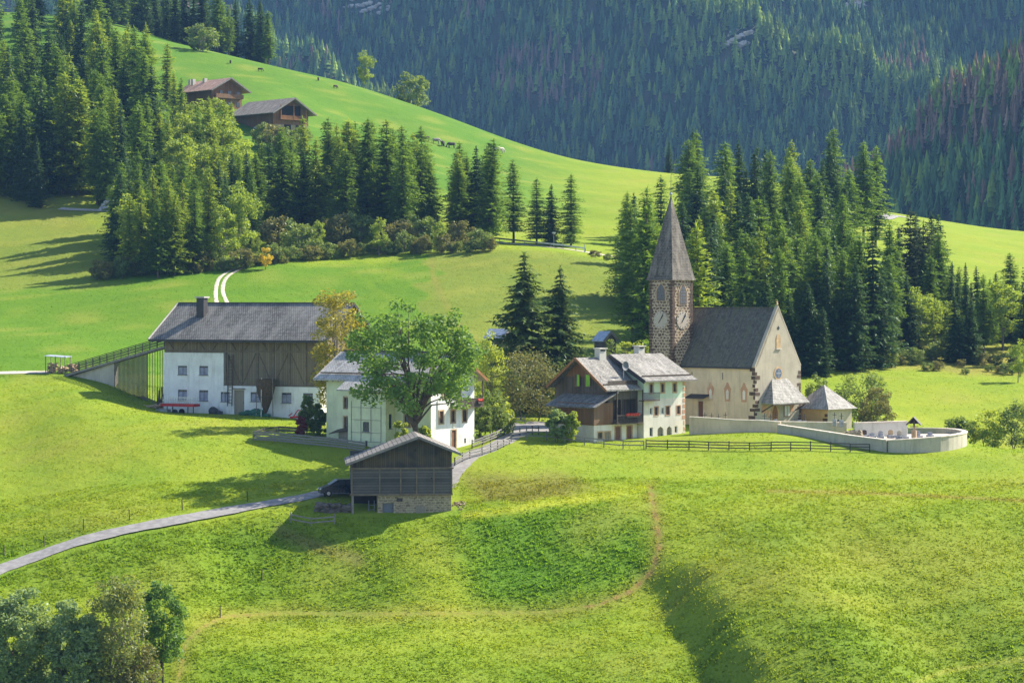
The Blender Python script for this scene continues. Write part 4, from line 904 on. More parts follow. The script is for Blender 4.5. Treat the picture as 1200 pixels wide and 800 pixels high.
# ------------------------------------------------------------------ church
o = W3(885, 491, 316); cu = thing('church', o, R(-45), 'stone village church with steep dark shingle roof and shingled porch', 'church')
L_, W_ = 17.2, 9.7; HE, HR = 6.85, 14.7; ov = .35; sN = (HR - HE) / (W_ / 2 + ov)
mb = MB(); wallh(mb, (-L_, 0, -2.5), X_, L_, HE + 2.5 + .3, [(L_ - 9.9, L_ - 9.0, 2.5, 4.6)], depth=.3)
mb.poly([(0, W_, -2.5), (-L_, W_, -2.5), (-L_, W_, HE), (0, W_, HE)]); mb.poly([(-L_, W_, -2.5), (-L_, 0, -2.5), (-L_, 0, HE), (-L_, W_ / 2, HR - .1), (-L_, W_, HE)])
mb.build('nave_wall', M['plaster_church'], cu)
mb = MB(); mb.poly([(0, 0, -2.5), (0, W_, -2.5), (0, W_, HE), (0, W_ / 2, HR + .1), (0, 0, HE)]); mb.prism([(0, -.12, HE + .1), (0, W_ / 2, HR + .35), (0, W_ / 2, HR - .3), (0, .3, HE)], (-.5, 0, 0)); mb.prism([(0, W_ + .12, HE + .1), (0, W_ / 2, HR + .35), (0, W_ / 2, HR - .3), (0, W_ - .3, HE)], (-.5, 0, 0))
tag(mb.build('gable_wall', M['plaster_gable'], cu), 'grey weathered gable wall')
def nr(x0, x1, side):
    y0, y1 = (-ov, W_ / 2) if side else (W_ + ov, W_ / 2)
    return [(x0, y0, HE), (x1, y0, HE), (x1, y1, HR), (x0, y1, HR)]
rf = slab(cu, 'roof', nr(-L_ - .2, -.5, True), .2, 'roof_church'); slab(rf, 'back_slope', nr(-L_ - .2, -.5, False), .2, 'roof_church')
edge(rf, 'eaves_board', [((-L_, -ov, HE - .15), (-.5, -ov, HE - .15))], .1, .22, 'fascia')
edge(rf, 'ridge_cap', [((-L_, W_ / 2, HR + .02), (-.5, W_ / 2, HR + .02))], .3, .12, 'roof_church')
door(cu, (-L_, 0, 0), X_, L_ - 9.9, L_ - 9.0, 2.1, 'door_brown', 'wall_white', depth=.2)
slab(cu, 'door_canopy', [(-11.2, -1.3, 2.6), (-7.9, -1.3, 2.6), (-7.9, -.01, 3.05), (-11.2, -.01, 3.05)], .12, 'fascia')
random.seed(5)
for k, x in enumerate((-12.6, -7.7, -4.75, -1.9)):
    pts = [(x + a, z) for a, z in ((-.45, 2.2), (.45, 2.2), (.5, 3.2), (.62, 3.9), (.3, 4.3), (.12, 4.75), (-.12, 4.75), (-.3, 4.3), (-.62, 3.9), (-.5, 3.2))]
    q_ = fprism(cu, 'fresco', (0, 0, 0), X_, pts, .004, .03, 'fresco')
    fprism(q_, 'fresco_panel', (0, 0, 0), X_, [(x - .2, 2.5), (x + .2, 2.5), (x + .24, 3.5), (x, 3.85), (x - .24, 3.5)], .03, .045, 'plaster_cream')
for x, z in ((-5.6, 5.6), (-11.0, 5.6)): fbox(MB(), (0, 0, 0), X_, x, x + .07, z - .5, z + .4, .004, .06).build('iron_anchor', M['dark_metal'], cu)
for nm, (ox, ux, sgn) in {'a': ((0, 0, 0), X_, -1), 'b': ((0, 0, 0), Y_, 1), 'c': ((0, W_, 0), Y_, -1)}.items():
    for k in range(14):
        z = -.6 + k * .53; wq = random.uniform(.45, 1.15) if k % 2 else random.uniform(.2, .7)
        if random.random() < .12: continue
        a, b = (-wq, 0) if sgn < 0 else (0, wq)
        fbox(MB(), ox, ux, a, b, z, z + random.uniform(.38, .5), .0, .035).build('quoin', M['quoin'], cu)
# gable openings
mb = MB().tube([(.0, W_ / 2, 12.0), (.03, W_ / 2, 12.0)], [.3, .3], 4); mb.build('vent_hole', M['black'], cu)
nw = fprism(cu, 'niche', (0, 0, 0), Y_, [(W_ / 2 - .45, 9.3), (W_ / 2 + .45, 9.3), (W_ / 2 + .45, 10.7), (W_ / 2 + .25, 11.1), (W_ / 2, 11.2), (W_ / 2 - .25, 11.1), (W_ / 2 - .45, 10.7)], .004, .05, 'stone_surround')
fbox(MB(), (0, 0, 0), Y_, W_ / 2 - .55, W_ / 2 + .55, 9.15, 9.28, .0, .15).build('sill', M['wall_white'], nw)
rw = MB().tube([(.0, W_ / 2, 5.95), (.05, W_ / 2, 5.95)], [.92, .92], 20).build('round_window', M['stone_surround'], cu)
MB().tube([(.05, W_ / 2, 5.95), (.065, W_ / 2, 5.95)], [.66, .66], 20).build('pane', M['glass_blue'], rw)
mb = MB(); mb.bar((.08, W_ / 2 - .5, 5.95), (.08, W_ / 2 + .5, 5.95), .05).bar((.08, W_ / 2, 5.45), (.08, W_ / 2, 6.45), .05).build('tracery', M['frame_white'], rw)
mb = MB().tube([(-.2, W_ / 2, HR + .1), (-.2, W_ / 2, HR + 1.1)], [.04, .03], 6); mb.bar((-.2, W_ / 2 - .22, HR + .8), (-.2, W_ / 2 + .22, HR + .8), .05); kx = mb.build('gable_cross', M['gold'], cu)
MB().blob((-.2, W_ / 2, HR + .5), (.16, .16, .16), 8, 0).build('ball', M['gold'], kx)
# porch
pz0, pz1, pd = 2.15, 5.2, 2.15
A0, A1, B0, B1 = (0, 1.3, pz0), (0, 8.8, pz0), (0, 3.5, pz1), (0, 6.8, pz1); C0, C1 = (pd, 1.1, pz0 - .05), (pd, 8.9, pz0 - .05)
mb = MB(); th = Vector((0, 0, -.14))
for P_ in ((B0, C0, C1, B1), (A0, C0, B0), (B1, C1, A1)): mb.prism([Vector(p) + th for p in P_], (0, 0, .14))
pr = mb.build('porch_roof', M['roof_chapel'], cu)
mb = MB()
for y in (1.4, 8.5): mb.bar((0, y, .9), (pd - .2, y, pz0 - .2), .14)
mb.bar((pd - .1, 1.2, pz0 - .25), (pd - .1, 8.8, pz0 - .25), .16); mb.build('bracket', M['beam'], pr)
fprism(cu, 'portal', (0, 0, 0), Y_, arch_pts(4.1, -.9, 1.6, 3.1), .004, .06, 'stone_surround')
pd_ = fprism(cu, 'door', (0, 0, 0), Y_, arch_pts(4.1, -.9, 1.15, 2.75), .06, .09, 'wood_orange')
for y0, y1, z0, z1 in ((6.0, 7.3, .1, 1.7),):
    q_ = fbox(MB(), (0, 0, 0), Y_, y0, y1, z0, z1, .01, .1).build('notice_board', M['frame_brown'], cu)
    for a, b in ((6.1, 6.6), (6.7, 7.2)): fbox(MB(), (0, 0, 0), Y_, a, b, z0 + .12, z1 - .12, .1, .11).build('notice', M['frame_white'], q_)
for y, z in ((1.9, 1.2), (7.6, 1.3), (2.9, .6)): fbox(MB(), (0, 0, 0), Y_, y - .5, y + .5, z - .5, z + .5, .004, .03).build('fresco', M['fresco'], cu)
# tower
tx0, tx1, ty0, ty1 = -17.05, -12.85, -1.9, 2.3; TZ = o.z
def zpx(y, d=325): return CZ - (y - HZ) / F * d - o.z
TE = zpx(327); TT = zpx(229)
tw = thing('church_tower', o, R(-45), 'square stone bell tower with two clock faces and tall shingled spire', 'tower')
MB().box(tx0, tx1, ty0, ty1, -3, TE).build('shaft', M['tower_stone'], tw)
random.seed(8)
for (cx, cy, dx, dy) in ((tx1, ty0, -1, 1), (tx0, ty0, 1, 1), (tx1, ty1, -1, -1)):
    mb = MB()
    for k in range(int((TE + 3) / .42)):
        z = -3 + k * .42
        a = random.uniform(.35, .75); b = random.uniform(.35, .75)
        xs_ = sorted((cx - dx * .03, cx + dx * a)); ys_ = sorted((cy - dy * .03, cy + dy * b)); mb.box(*xs_, *ys_, z, z + .37)
    mb.build('quoin', M['quoin'], tw)
mb = MB(); e = .3; cxm, cym = (tx0 + tx1) / 2, (ty0 + ty1) / 2; zz_ = TE
ring = [[(cxm + sx * r, cym + sy * r, z) for sx, sy in ((-1, -1), (1, -1), (1, 1), (-1, 1))] for r, z in ((2.1 + e, zz_ - .15), (2.1 + .12, zz_ + .5), (.10, TT - .4))]
for a, b in ((0, 1), (1, 2)):
    for k in range(4): mb.poly([ring[a][k], ring[a][(k + 1) % 4], ring[b][(k + 1) % 4], ring[b][k]])
mb.poly(ring[0][::-1]); mb.poly(ring[2]); spi = mb.build('spire', M['roof_spire'], tw)
MB().tube([(cxm, cym, TT - .5), (cxm, cym, TT + .1), (cxm, cym, TT + 2.9)], [.16, .05, .02], 6).build('finial', M['dark_metal'], spi)
MB().blob((cxm, cym, TT + .25), (.22, .22, .22), 8, 0).build('ball', M['metal'], spi)
mb = MB(); mb.bar((cxm - .3, cym, TT + 2.0), (cxm + .3, cym, TT + 2.0), .05); mb.build('cross_arm', M['dark_metal'], spi)
for ux, oo, nm in ((X_, (tx0, ty0, 0), 0), (Y_, (tx1, ty0, 0), 1)):
    zc = zpx(375, 325); c0 = 2.1
    no = Vector((ux.y, -ux.x, 0)); ctr = Vector(oo) + ux * c0 + Vector((0, 0, zc))
    n = 28; ringp = [(c0 + 1.22 * math.cos(t), zc + 1.22 * math.sin(t)) for t in (2 * math.pi * k / n for k in range(n))]
    cf = fprism(tw, 'clock_face', oo, ux, ringp, .03, .07, 'clock')
    mb = MB()
    for h in range(12): t = math.pi / 2 - h * math.pi / 6; a = ctr + no * .075; dv = ux * math.cos(t) + Vector((0, 0, math.sin(t))); mb.bar(a + dv * .92, a + dv * 1.14, .09, .02)
    mb.build('hour_marks', M['frame_brown'], cf)
    for ang, l0, l1, wd in ((50, -.5, .85, .17), (60, -.2, 1.1, .1)):
        t = R(ang); dv = ux * math.cos(t) + Vector((0, 0, math.sin(t))); a = ctr + no * (.09 + (.02 if ang > 55 else 0)); MB().bar(a + dv * l0, a + dv * l1, wd, .02).build('clock_hand', M['black'], cf)
    wz = zpx(353 if nm == 0 else 358, 325); hh = 2.55 if nm == 0 else 3.1
    bw = fprism(tw, 'belfry_window', oo, ux, arch_pts(c0 + .05, wz, 1.85, hh), .03, .06, 'stone_surround')
    fprism(bw, 'louvres', oo, ux, arch_pts(c0 + .05, wz + .08, 1.5, hh - .25), .06, .075, 'glass')
    mb = MB(); fbox(mb, oo, ux, c0 + .02, c0 + .08, wz + .1, wz + hh - .25, .075, .1)
    for q in np.arange(.5, hh - .6, .45): fbox(mb, oo, ux, c0 - .5, c0 + .6, wz + q, wz + q + .07, .075, .1)
    mb.build('frame', M['glass_blue' if nm else 'frame_grey'], bw)

# mortuary chapel
o = W3(970, 499, 320); cp = thing('chapel', o, R(-45), 'small square chapel with pyramid shingle roof beside the church', 'chapel')
q = 5.3; hE, hP = 2.2, 5.4
mb = MB(); mb.poly([(-q, 0, -2), (0, 0, -2), (0, 0, hE + .2), (-q, 0, hE + .2)]); mb.poly([(-q, q, -2), (-q, 0, -2), (-q, 0, hE + .2), (-q, q, hE + .2)]); mb.build('side_wall', M['plaster_orange'], cp)
mb = MB(); mb.poly([(0, 0, -2), (0, q, -2), (0, q, hE + .2), (0, 0, hE + .2)]); mb.poly([(0, q, -2), (-q, q, -2), (-q, q, hE + .2), (0, q, hE + .2)]); mb.build('front_wall', M['plaster_gable'], cp)
mb = MB(); e = .55; c4 = [(-q - e, -e, hE), (e, -e, hE), (e, q + e, hE), (-q - e, q + e, hE)]
for k in range(4): mb.poly([c4[k], c4[(k + 1) % 4], (-q / 2, q / 2, hP)])
mb.poly(c4[::-1]); rf = mb.build('roof', M['roof_chapel'], cp)
fprism(cp, 'arched_window', (0, 0, 0), Y_, arch_pts(2.3, -.9, 1.5, 1.7, pointed=True), .004, .05, 'dark_metal')
for k in range(4): fbox(MB(), (0, 0, 0), X_, -random.uniform(.4, 1), 0, -.6 + k * .6, -.2 + k * .6, 0, .04).build('quoin', M['quoin'], cp)

# ------------------------------------------------------------------ churchyard walls, graves, shrine
def pwall(name, pts, th, mat, label, coping=True, cat='wall'):
    """pts: (px, py_top, d)"""
    w_ = thing(name, (0, 0, 0), 0, label, cat); P = smooth_line([W3(*p) for p in pts], 1.2); b = MB(); c = MB(); i0 = 0
    for i, p in enumerate(P):
        d = P[min(i + 1, len(P) - 1)] - P[max(i - 1, 0)]; t = Vector((d.y, -d.x, 0)).normalized() * th / 2
        for q in (p + t, p - t): b.v += [(q.x, q.y, p.z), (q.x, q.y, float(zxy(q.x, q.y)) - .8)]
        for q in (p + t * 1.35, p - t * 1.35): c.v += [(q.x, q.y, p.z + .13), (q.x, q.y, p.z + .002)]
    for m_ in (b, c):
        for i in range(len(P) - 1):
            a = i * 4; e_ = a + 4
            m_.f += [(a, a + 1, e_ + 1, e_), (a + 2, e_ + 2, e_ + 3, a + 3), (a, e_, e_ + 2, a + 2), (a + 1, a + 3, e_ + 3, e_ + 1)]
        n_ = (len(P) - 1) * 4; m_.f += [(0, 2, 3, 1), (n_, n_ + 1, n_ + 3, n_ + 2)]
    b.build('wall_body', M[mat], w_)
    if coping: c.build('coping', M['coping'], w_)
    return w_
pwall('churchyard_wall', [(808, 489, 305.5), (835, 490.5, 305), (862, 492.5, 305), (890, 493, 304.5), (915, 495, 304)], .5, 'plaster_church', 'cream churchyard wall below the long side of the church nave')
pwall('churchyard_wall', [(913, 494.5, 305.5), (950, 495, 307), (991, 495.5, 309)], .5, 'wall_old', 'grey churchyard wall directly below the church porch and chapel')
pwall('churchyard_wall', [(912, 498, 303), (960, 505, 299.5), (1000, 511, 296.5), (1040, 516, 293)], .5, 'wall_old', 'long mossy outer wall sloping down in front of the churchyard')
pwall('churchyard_wall', [(1041, 516.3, 293), (1065, 515, 292.5), (1090, 513, 293), (1110, 511, 294.5), (1125, 508.5, 297.5), (1131, 506.5, 302), (1124, 504, 308), (1108, 502.5, 313), (1085, 502, 317), (1065, 502, 319)], .5, 'wall_old', 'curved outer wall closing the right end of the churchyard')
pwall('churchyard_wall', [(1001, 496, 306), (1030, 495, 307), (1062, 494, 309)], .5, 'wall_white', 'white inner churchyard wall behind the lower graves')
# terrace floor inside the curved wall
mb = MB(); tp = [W3(*p) for p in ((1010, 513, 299), (1040, 518, 295.5), (1065, 517, 294.5), (1090, 515, 295.5), (1110, 513.5, 297), (1123, 511.5, 300), (1126, 510, 304), (1115, 508, 310), (1085, 508, 314), (1040, 509, 311), (1005, 511, 307))]
mb.prism([(p.x, p.y, p.z - .9) for p in tp], (0, 0, .9)); tag(mb.build('churchyard_terrace', M['gravel'], None), kind='structure')
random.seed(21)
gl = [(1054, 511, 301, 'white'), (1060, 512, 300, 'tall white'), (1013, 510, 303, 'dark'), (1022, 511, 302.5, 'low grey'), (1032, 511, 302, 'narrow grey'), (1044, 510, 303, 'brown'), (1076, 511, 301, 'grey'), (1090, 510, 303, 'low pale')]
def grave(px, py, d, kind, label, group='gravestones in the churchyard'):
    g = thing('gravestone', W3(px, py, d), R(random.uniform(-20, 20)), label, 'gravestone', group)
    h = {'tall white': 1.15, 'low grey': .45, 'low pale': .45}.get(kind, .7); mt = {'white': 'plaster_gable', 'tall white': 'wall_white', 'dark': 'quoin', 'brown': 'stone_surround'}.get(kind, 'stone_grey')
    MB().prism([(-.3, 0, 0), (.3, 0, 0), (.3, 0, h * .8), (.12, 0, h), (-.12, 0, h), (-.3, 0, h * .8)], (0, .16, 0)).build('headstone', M[mt], g)
    MB().box(-.45, .45, -.5, .3, -.3, .08).build('plinth', M['stone_grey'], g)
for a in gl: grave(*a, {'white': 'white gravestone left of the roofed crucifix', 'tall white': 'tallest white gravestone just left of the roofed crucifix', 'dark': 'dark gravestone at the left end of the white inner wall', 'low grey': 'low grey gravestone before the left half of the white inner wall', 'narrow grey': 'grey gravestone before the middle of the white inner wall', 'brown': 'brown gravestone before the right end of the white inner wall', 'grey': 'grey gravestone just right of the roofed crucifix', 'low pale': 'low pale gravestone farthest right inside the curved wall'}[a[3]])
for k, px in enumerate((826, 834, 842, 850, 896, 903, 909, 937, 943, 978, 986)):
    g = thing('grave_cross', W3(px, 492 + (k % 3), 307.5), R(random.uniform(-15, 15)), None, 'grave cross', 'grave crosses beside the church')
    g['label'] = ['wrought iron grave cross standing behind the cream wall by the nave', 'wrought iron grave cross standing below the porch', 'wrought iron grave cross near the small chapel'][0 if px < 860 else 1 if px < 950 else 2]
    MB().bar((0, 0, -.8), (0, 0, 1.0), .07).build('shaft', M['dark_metal'], g); MB().bar((-.26, 0, .65), (.26, 0, .65), .06).build('cross_bar', M['dark_metal'], g)
    MB().box(-.25, .25, -.15, .15, -.8, .12).build('plinth', M['stone_grey'], g)
    g['group'] = ['grave crosses beside the nave', 'grave crosses below the porch', 'grave crosses near the chapel'][0 if px < 860 else 1 if px < 950 else 2]
o = W3(1071, 513, 297); sh = thing('wayside_crucifix', o, R(-20), 'crucifix on a dark post under a small dark gabled roof in the churchyard', 'crucifix')
MB().bar((0, .1, -.6), (0, .1, 2.2), .2).build('post', M['beam'], sh); MB().bar((-.45, 0, 1.4), (.45, 0, 1.4), .1).build('cross_arm', M['beam'], sh)
MB().box(-.28, .28, -.2, .3, -.5, .95).build('pedestal', M['stone_surround'], sh)
mb = MB(); mb.prism([(-.95, -.5, 1.65), (0, -.5, 2.65), (0, -.5, 2.5), (-.85, -.5, 1.6)], (0, 1.0, 0)); mb.prism([(.95, -.5, 1.65), (0, -.5, 2.65), (0, -.5, 2.5), (.85, -.5, 1.6)], (0, 1.0, 0)); mb.prism([(-.7, .38, 1.75), (.7, .38, 1.75), (0, .38, 2.5)], (0, .06, 0)); mb.build('roof', M['fascia'], sh)
mb = MB(); mb.blob((0, -.1, 1.55), (.07, .07, .1), 6, 0); mb.blob((0, -.1, 1.2), (.1, .07, .28), 6, 0); mb.bar((-.35, -.1, 1.42), (.35, -.1, 1.42), .05); mb.bar((0, -.1, .75), (0, -.1, 1.1), .08); mb.build('crucifix_figure', M['log_end'], sh)
mb = MB()
for k in range(16): p = W3(1000 + random.uniform(-8, 8), 508 + random.uniform(-3, 4), 301); mb.blob((p.x, p.y, p.z - .2), (.5, .4, .4), 6, .3)
tag(mb.build('rubble_heap', M['rubble'], None), 'brown stone rubble at the gap between the two inner churchyard walls', 'rubble')

# ------------------------------------------------------------------ trees
def tri_cloud(C, U, Wv):    # triangles from centre, half-axis vectors
    n = len(C); v = np.stack([C - Wv, C + Wv, C + U], 1).reshape(-1, 3); return v, np.arange(n * 3).reshape(-1, 3)
def quad_cloud(C, U, Wv):
    n = len(C); v = np.stack([C - U * .5, C + Wv * .5, C + U * .5, C - Wv * .5], 1).reshape(-1, 3); return v, np.arange(n * 4).reshape(-1, 4)
def rnd_dirs(n, g): a = g.normal(size=(n, 3)); return a / np.linalg.norm(a, axis=1)[:, None]
def me_np(name, v, f, mat, uv=False):
    me = bpy.data.meshes.new(name); k = f.shape[1]
    me.vertices.add(len(v)); me.vertices.foreach_set('co', np.asarray(v, np.float32).ravel())
    me.loops.add(f.size); me.loops.foreach_set('vertex_index', np.asarray(f, np.int32).ravel())
    me.polygons.add(len(f)); me.polygons.foreach_set('loop_start', np.arange(0, f.size, k, dtype=np.int32)); me.update(calc_edges=True)
    me.materials.append(mat); return me
def trunk_mesh(pts_list, mat):
    mb = MB()
    for pts, rad in pts_list: mb.tube(pts, rad, 7)
    me = bpy.data.meshes.new('trunk'); me.from_pydata(mb.v, [], mb.f); me.update(); me.materials.append(mat); return me
def conifer(seed, H=20., Rm=3.4, levels=34, nb=9, droop=.35, base=.06, kind='spruce', mat='spruce', dens=1.0, top=.7, size=1.0, gap=0.0):
    g = np.random.default_rng(seed); Cs, Us, Ws = [], [], []; limbs = []
    for i in range(levels):
        h = base + (1 - base) * (i + g.uniform(-.3, .3)) / levels; h = min(max(h, base), .985)
        r = Rm * (1 - (h - base) / (1 - base))**top * g.uniform(.8, 1.1)
        if h < base + .12: r *= .75
        n = max(4, int(nb * (.6 + .4 * (1 - h)) + g.integers(0, 2)))
        a0 = g.uniform(0, 6.28)
        for k in range(n):
            if g.random() < gap: continue
            a = a0 + k * 6.283 / n + g.uniform(-.25, .25); L = max(.25, r * g.uniform(.55, 1.2) * (1 + (.22 if kind == 'spruce' else .34) * math.sin(a * 2 + h * 9 + seed) * math.sin(h * 17 + seed * 1.7))); dr = np.array([math.cos(a), math.sin(a), 0])
            sd_ = np.array([-dr[1], dr[0], 0])
            ns = max(2, int(L * 2.6 * dens) + 1)
            s = (np.arange(ns) + g.uniform(.2, .9, ns)) / ns
            if kind == 'spruce': zz = H * h - droop * L * s + .28 * L * s**2.2
            else: zz = H * h + L * (.12 * s - .10 * s**2 * 2) 
            P = dr[None] * (L * s)[:, None]; P[:, 2] = zz
            if k % 3 == 0 and L > 1.2: limbs.append(([(0, 0, H * h), tuple(P[-1])], [.05, .012]))
            for rep in range(3):
                side = g.uniform(-1, 1, ns)[:, None]; ln = size * g.uniform(.45, .95, ns) * (1.0 - .35 * s) * (.55 + .45 * min(1, L / 2.2))
                d = dr[None] * g.uniform(.1, .8, ns)[:, None] + sd_[None] * side + np.array([0, 0, -1])[None] * g.uniform(.05, .55 if kind == 'spruce' else .35, ns)[:, None]
                if kind != 'spruce': d += np.array([0, 0, 1])[None] * g.uniform(-.1, .5, ns)[:, None]
                d /= np.linalg.norm(d, axis=1)[:, None]
                wv = np.cross(d, rnd_dirs(ns, g) * .5 + np.array([0, 0, 1])); wv /= np.linalg.norm(wv, axis=1)[:, None] + 1e-6
                Cs.append(P + g.normal(0, .08, (ns, 3))); Us.append(d * ln[:, None]); Ws.append(wv * (ln * (.26 if kind == 'spruce' else .22))[:, None])
    nt = 30; th = g.uniform(.93, 1.0, nt); Pt = np.stack([g.normal(0, .05, nt), g.normal(0, .05, nt), H * th], 1)
    Cs.append(Pt); Us.append(np.stack([g.normal(0, .15, nt), g.normal(0, .15, nt), g.uniform(.2, .5, nt)], 1)); Ws.append(rnd_dirs(nt, g) * .08)
    v, f = tri_cloud(np.vstack(Cs), np.vstack(Us), np.vstack(Ws))
    crown = me_np('crown', v, f, M[mat])
    tk = trunk_mesh([([(0, 0, -1.5), (0, 0, H * .5), (0, 0, H * .97)], [H * .014, H * .009, .03])] + limbs[:60], M['bark'])
    return crown, tk
def broad(seed, H=12., rx=5., ry=5., cz=.6, rz=.42, nclus=60, per=110, leaf=.28, mat='ash_leaf', th=.28, tr=.03, nl=14, spread=.9, bark='bark', stems=1, flat=1.0, low=-.9):
    g = np.random.default_rng(seed); random.seed(seed)
    d = rnd_dirs(nclus * 3, g); d = d[d[:, 2] > low][:nclus]
    rad = g.uniform(.45, 1.0, len(d))**.6; lump = 1 + .16 * np.sin(d[:, 0] * 5 + seed) * np.sin(d[:, 1] * 4 + d[:, 2] * 5 + seed * 2)
    K = d * np.array([rx, ry, H * rz]) * (rad * lump)[:, None]; K[:, 2] += H * cz
    Cs = []; sg = spread * (rx * ry * H * rz)**(1 / 3) * .2
    for c in K:
        q = g.normal(0, 1, (per, 3)); q /= np.maximum(1, np.linalg.norm(q, axis=1) / 1.5)[:, None]; Cs.append(c + q * np.array([sg, sg, sg * .75]) * g.uniform(.7, 1.25))
    C = np.vstack(Cs); n = len(C); U = rnd_dirs(n, g); U[:, 2] = U[:, 2] * .6 - .25 * flat; U /= np.linalg.norm(U, axis=1)[:, None]
    Wv = np.cross(U, rnd_dirs(n, g)); Wv /= np.linalg.norm(Wv, axis=1)[:, None] + 1e-6; s = g.uniform(.6, 1.3, n)[:, None] * leaf
    v, f = quad_cloud(C, U * s * 1.5, Wv * s * .8)
    crown = me_np('crown', v, f, M[mat])
    tubes = []
    for st in range(stems):
        ox, oy_ = (0, 0) if stems == 1 else (g.normal(0, rx * .25), g.normal(0, ry * .25))
        top = Vector((ox + g.normal(0, .2), oy_ + g.normal(0, .2), H * th)); R0 = H * tr / (stems**.5)
        tubes.append(([(ox * .6, oy_ * .6, -1.2), (ox * .8, oy_ * .8, H * th * .5), tuple(top)], [R0 * 1.25, R0, R0 * .85]))
        for j in g.choice(len(K), min(nl, len(K)), replace=False):
            e = Vector(K[j]) * 1.0; m1 = top.lerp(e, .4) + Vector((g.normal(0, .25), g.normal(0, .25), abs(g.normal(0, .5)) + .3))
            m0 = top - Vector((0, 0, g.uniform(0, H * th * .3)))
            tubes.append(([tuple(m0), tuple(m1), tuple(e)], [R0 * .45, R0 * .25, .02]))
            for q in range(2):
                j2 = g.integers(0, len(K)); e2 = Vector(K[j2])
                if (e2 - m1).length < rx * .8: tubes.append(([tuple(m1), tuple(m1.lerp(e2, .5) + Vector((0, 0, .2))), tuple(e2)], [R0 * .2, R0 * .12, .015]))
    return crown, trunk_mesh(tubes, M[bark])
TP = {}
TP['spruce'] = [conifer(100 + i, 20, [4.1, 4.7, 3.5, 4.4, 3.8, 4.3][i], 38, 11, .45, .03, 'spruce', 'spruce', 1.05, [.72, .8, .62, .7, .66, .75][i], 1.25, [.0, .1, .05, .12, .0, .08][i]) for i in range(6)]
TP['larch'] = [conifer(200 + i, 22, [4.4, 5.0, 3.9, 4.7, 4.2, 4.9][i], 40, 11, .1, [.06, .1, .14, .05, .2, .08][i], 'larch', 'larch', 1.2, [.5, .58, .44, .52, .48, .62][i], 1.25, .14) for i in range(6)]
TP['larch_yellow'] = [conifer(300 + i, 20, [4.2, 3.8, 4.7][i], 36, 11, .1, .05, 'larch', 'larch_yellow', 1.15, .58, 1.3, .1) for i in range(3)]
TP['pine'] = [conifer(400 + i, 22, [4.2, 3.4][i], 26, 9, .2, [.3, .42][i], 'larch', 'pine', 1.2, .4, 1.4, .2) for i in range(2)]
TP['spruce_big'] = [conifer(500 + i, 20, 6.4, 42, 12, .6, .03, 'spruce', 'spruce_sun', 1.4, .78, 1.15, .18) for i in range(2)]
TP['birch_green'] = [broad(600 + i, 14, 3.4, 3.4, .58, .44, 60, 60, .38, 'bush_lime' if i == 2 else 'larch_yellow', .3, .014, 8, .8, 'bark_grey') for i in range(2)]
TP['bush'] = [broad(700 + i, 4, 2.4, 2.2, .52, .5, 34, 60, .26, m_, .2, .02, 8, 1.0, 'bark_grey', 3) for i, m_ in enumerate(('bush_leaf', 'bush_brown', 'bush_leaf'))]
TP['yellow'] = [broad(720, 5, 1.7, 1.7, .55, .46, 26, 50, .3, 'leaf_yellow', .2, .015, 6, 1.0)]
proto_used = {}
def plant(kind, var, loc, H, label, cat, group=None, name=None, wf=1.0, rz=None, base_h=None):
    crown, tk = TP[kind][var % len(TP[kind])]; h0 = base_h or {'larch': 22, 'pine': 22, 'spruce': 20, 'spruce_big': 20, 'larch_yellow': 20, 'birch_green': 14, 'bush': 4, 'yellow': 5}[kind]
    t = thing(name or kind, loc, rng.uniform(0, 6.28) if rz is None else rz, label, cat, group); s = H / h0; t.scale = (s * wf, s * wf, s)
    t.rotation_euler = (rng.normal(0, .02), rng.normal(0, .02), t.rotation_euler[2])
    for nm, me in (('crown', crown), ('trunk', tk)):
        o = bpy.data.objects.new(nm, me); COL.objects.link(o); o.parent = t
    return t
NAMES = {'spruce': ('spruce_tree', 'tree'), 'larch': ('larch_tree', 'tree'), 'larch_yellow': ('larch_tree', 'tree'), 'pine': ('pine_tree', 'tree'), 'birch_green': ('birch_tree', 'tree'), 'bush': ('shrub', 'shrub'), 'yellow': ('small_tree', 'tree')}
DESC = {'spruce': 'dark green spruce', 'larch': 'green feathery larch', 'larch_yellow': 'yellow green sunlit larch', 'pine': 'tall pine with bare lower trunk', 'birch_green': 'round crowned light green tree', 'bush': 'leafy shrub', 'yellow': 'small golden yellow tree'}
def spot(px, top, d, kind, place, var=0, wf=1.0, group=None, label=None):
    """tree whose top shows at row `top`, standing on the ground at distance d"""
    p = at(px, d); Ht = CZ - (top - HZ) / F * d - p.z
    return plant(kind, var, p, max(1.5, Ht), label or f'{DESC[kind]} {place}', NAMES[kind][1], group, NAMES[kind][0], wf)
def wood(zone, place, cells, mix, group):
    """cells: (px0, px1, d0, d1, hmin, hmax, count)"""
    for (a, b, d0, d1, h0, h1, n) in cells:
        pts = []
        for k in range(n):
            for _ in range(30):
                p = (rng.uniform(a, b), rng.uniform(d0, d1)); x = (p[0] - 600) / F * p[1]
                if all(math.hypot(x - q[0], p[1] - q[1]) > 3.2 for q in pts): break
            pts.append((x, p[1])); kind = rng.choice(list(mix), p=np.array(list(mix.values())) / sum(mix.values()))
            plant(str(kind), int(rng.integers(0, 6)), at(p[0], p[1]), rng.uniform(h0, h1) * (.8 if kind == 'birch_green' else 1), f'{DESC[str(kind)]} {place}', 'tree', f'{NAMES[str(kind)][0].replace("_tree", "")} trees {group}' if kind != 'larch_yellow' else f'yellow larches {group}', NAMES[str(kind)][0], rng.uniform(.82, 1.25))
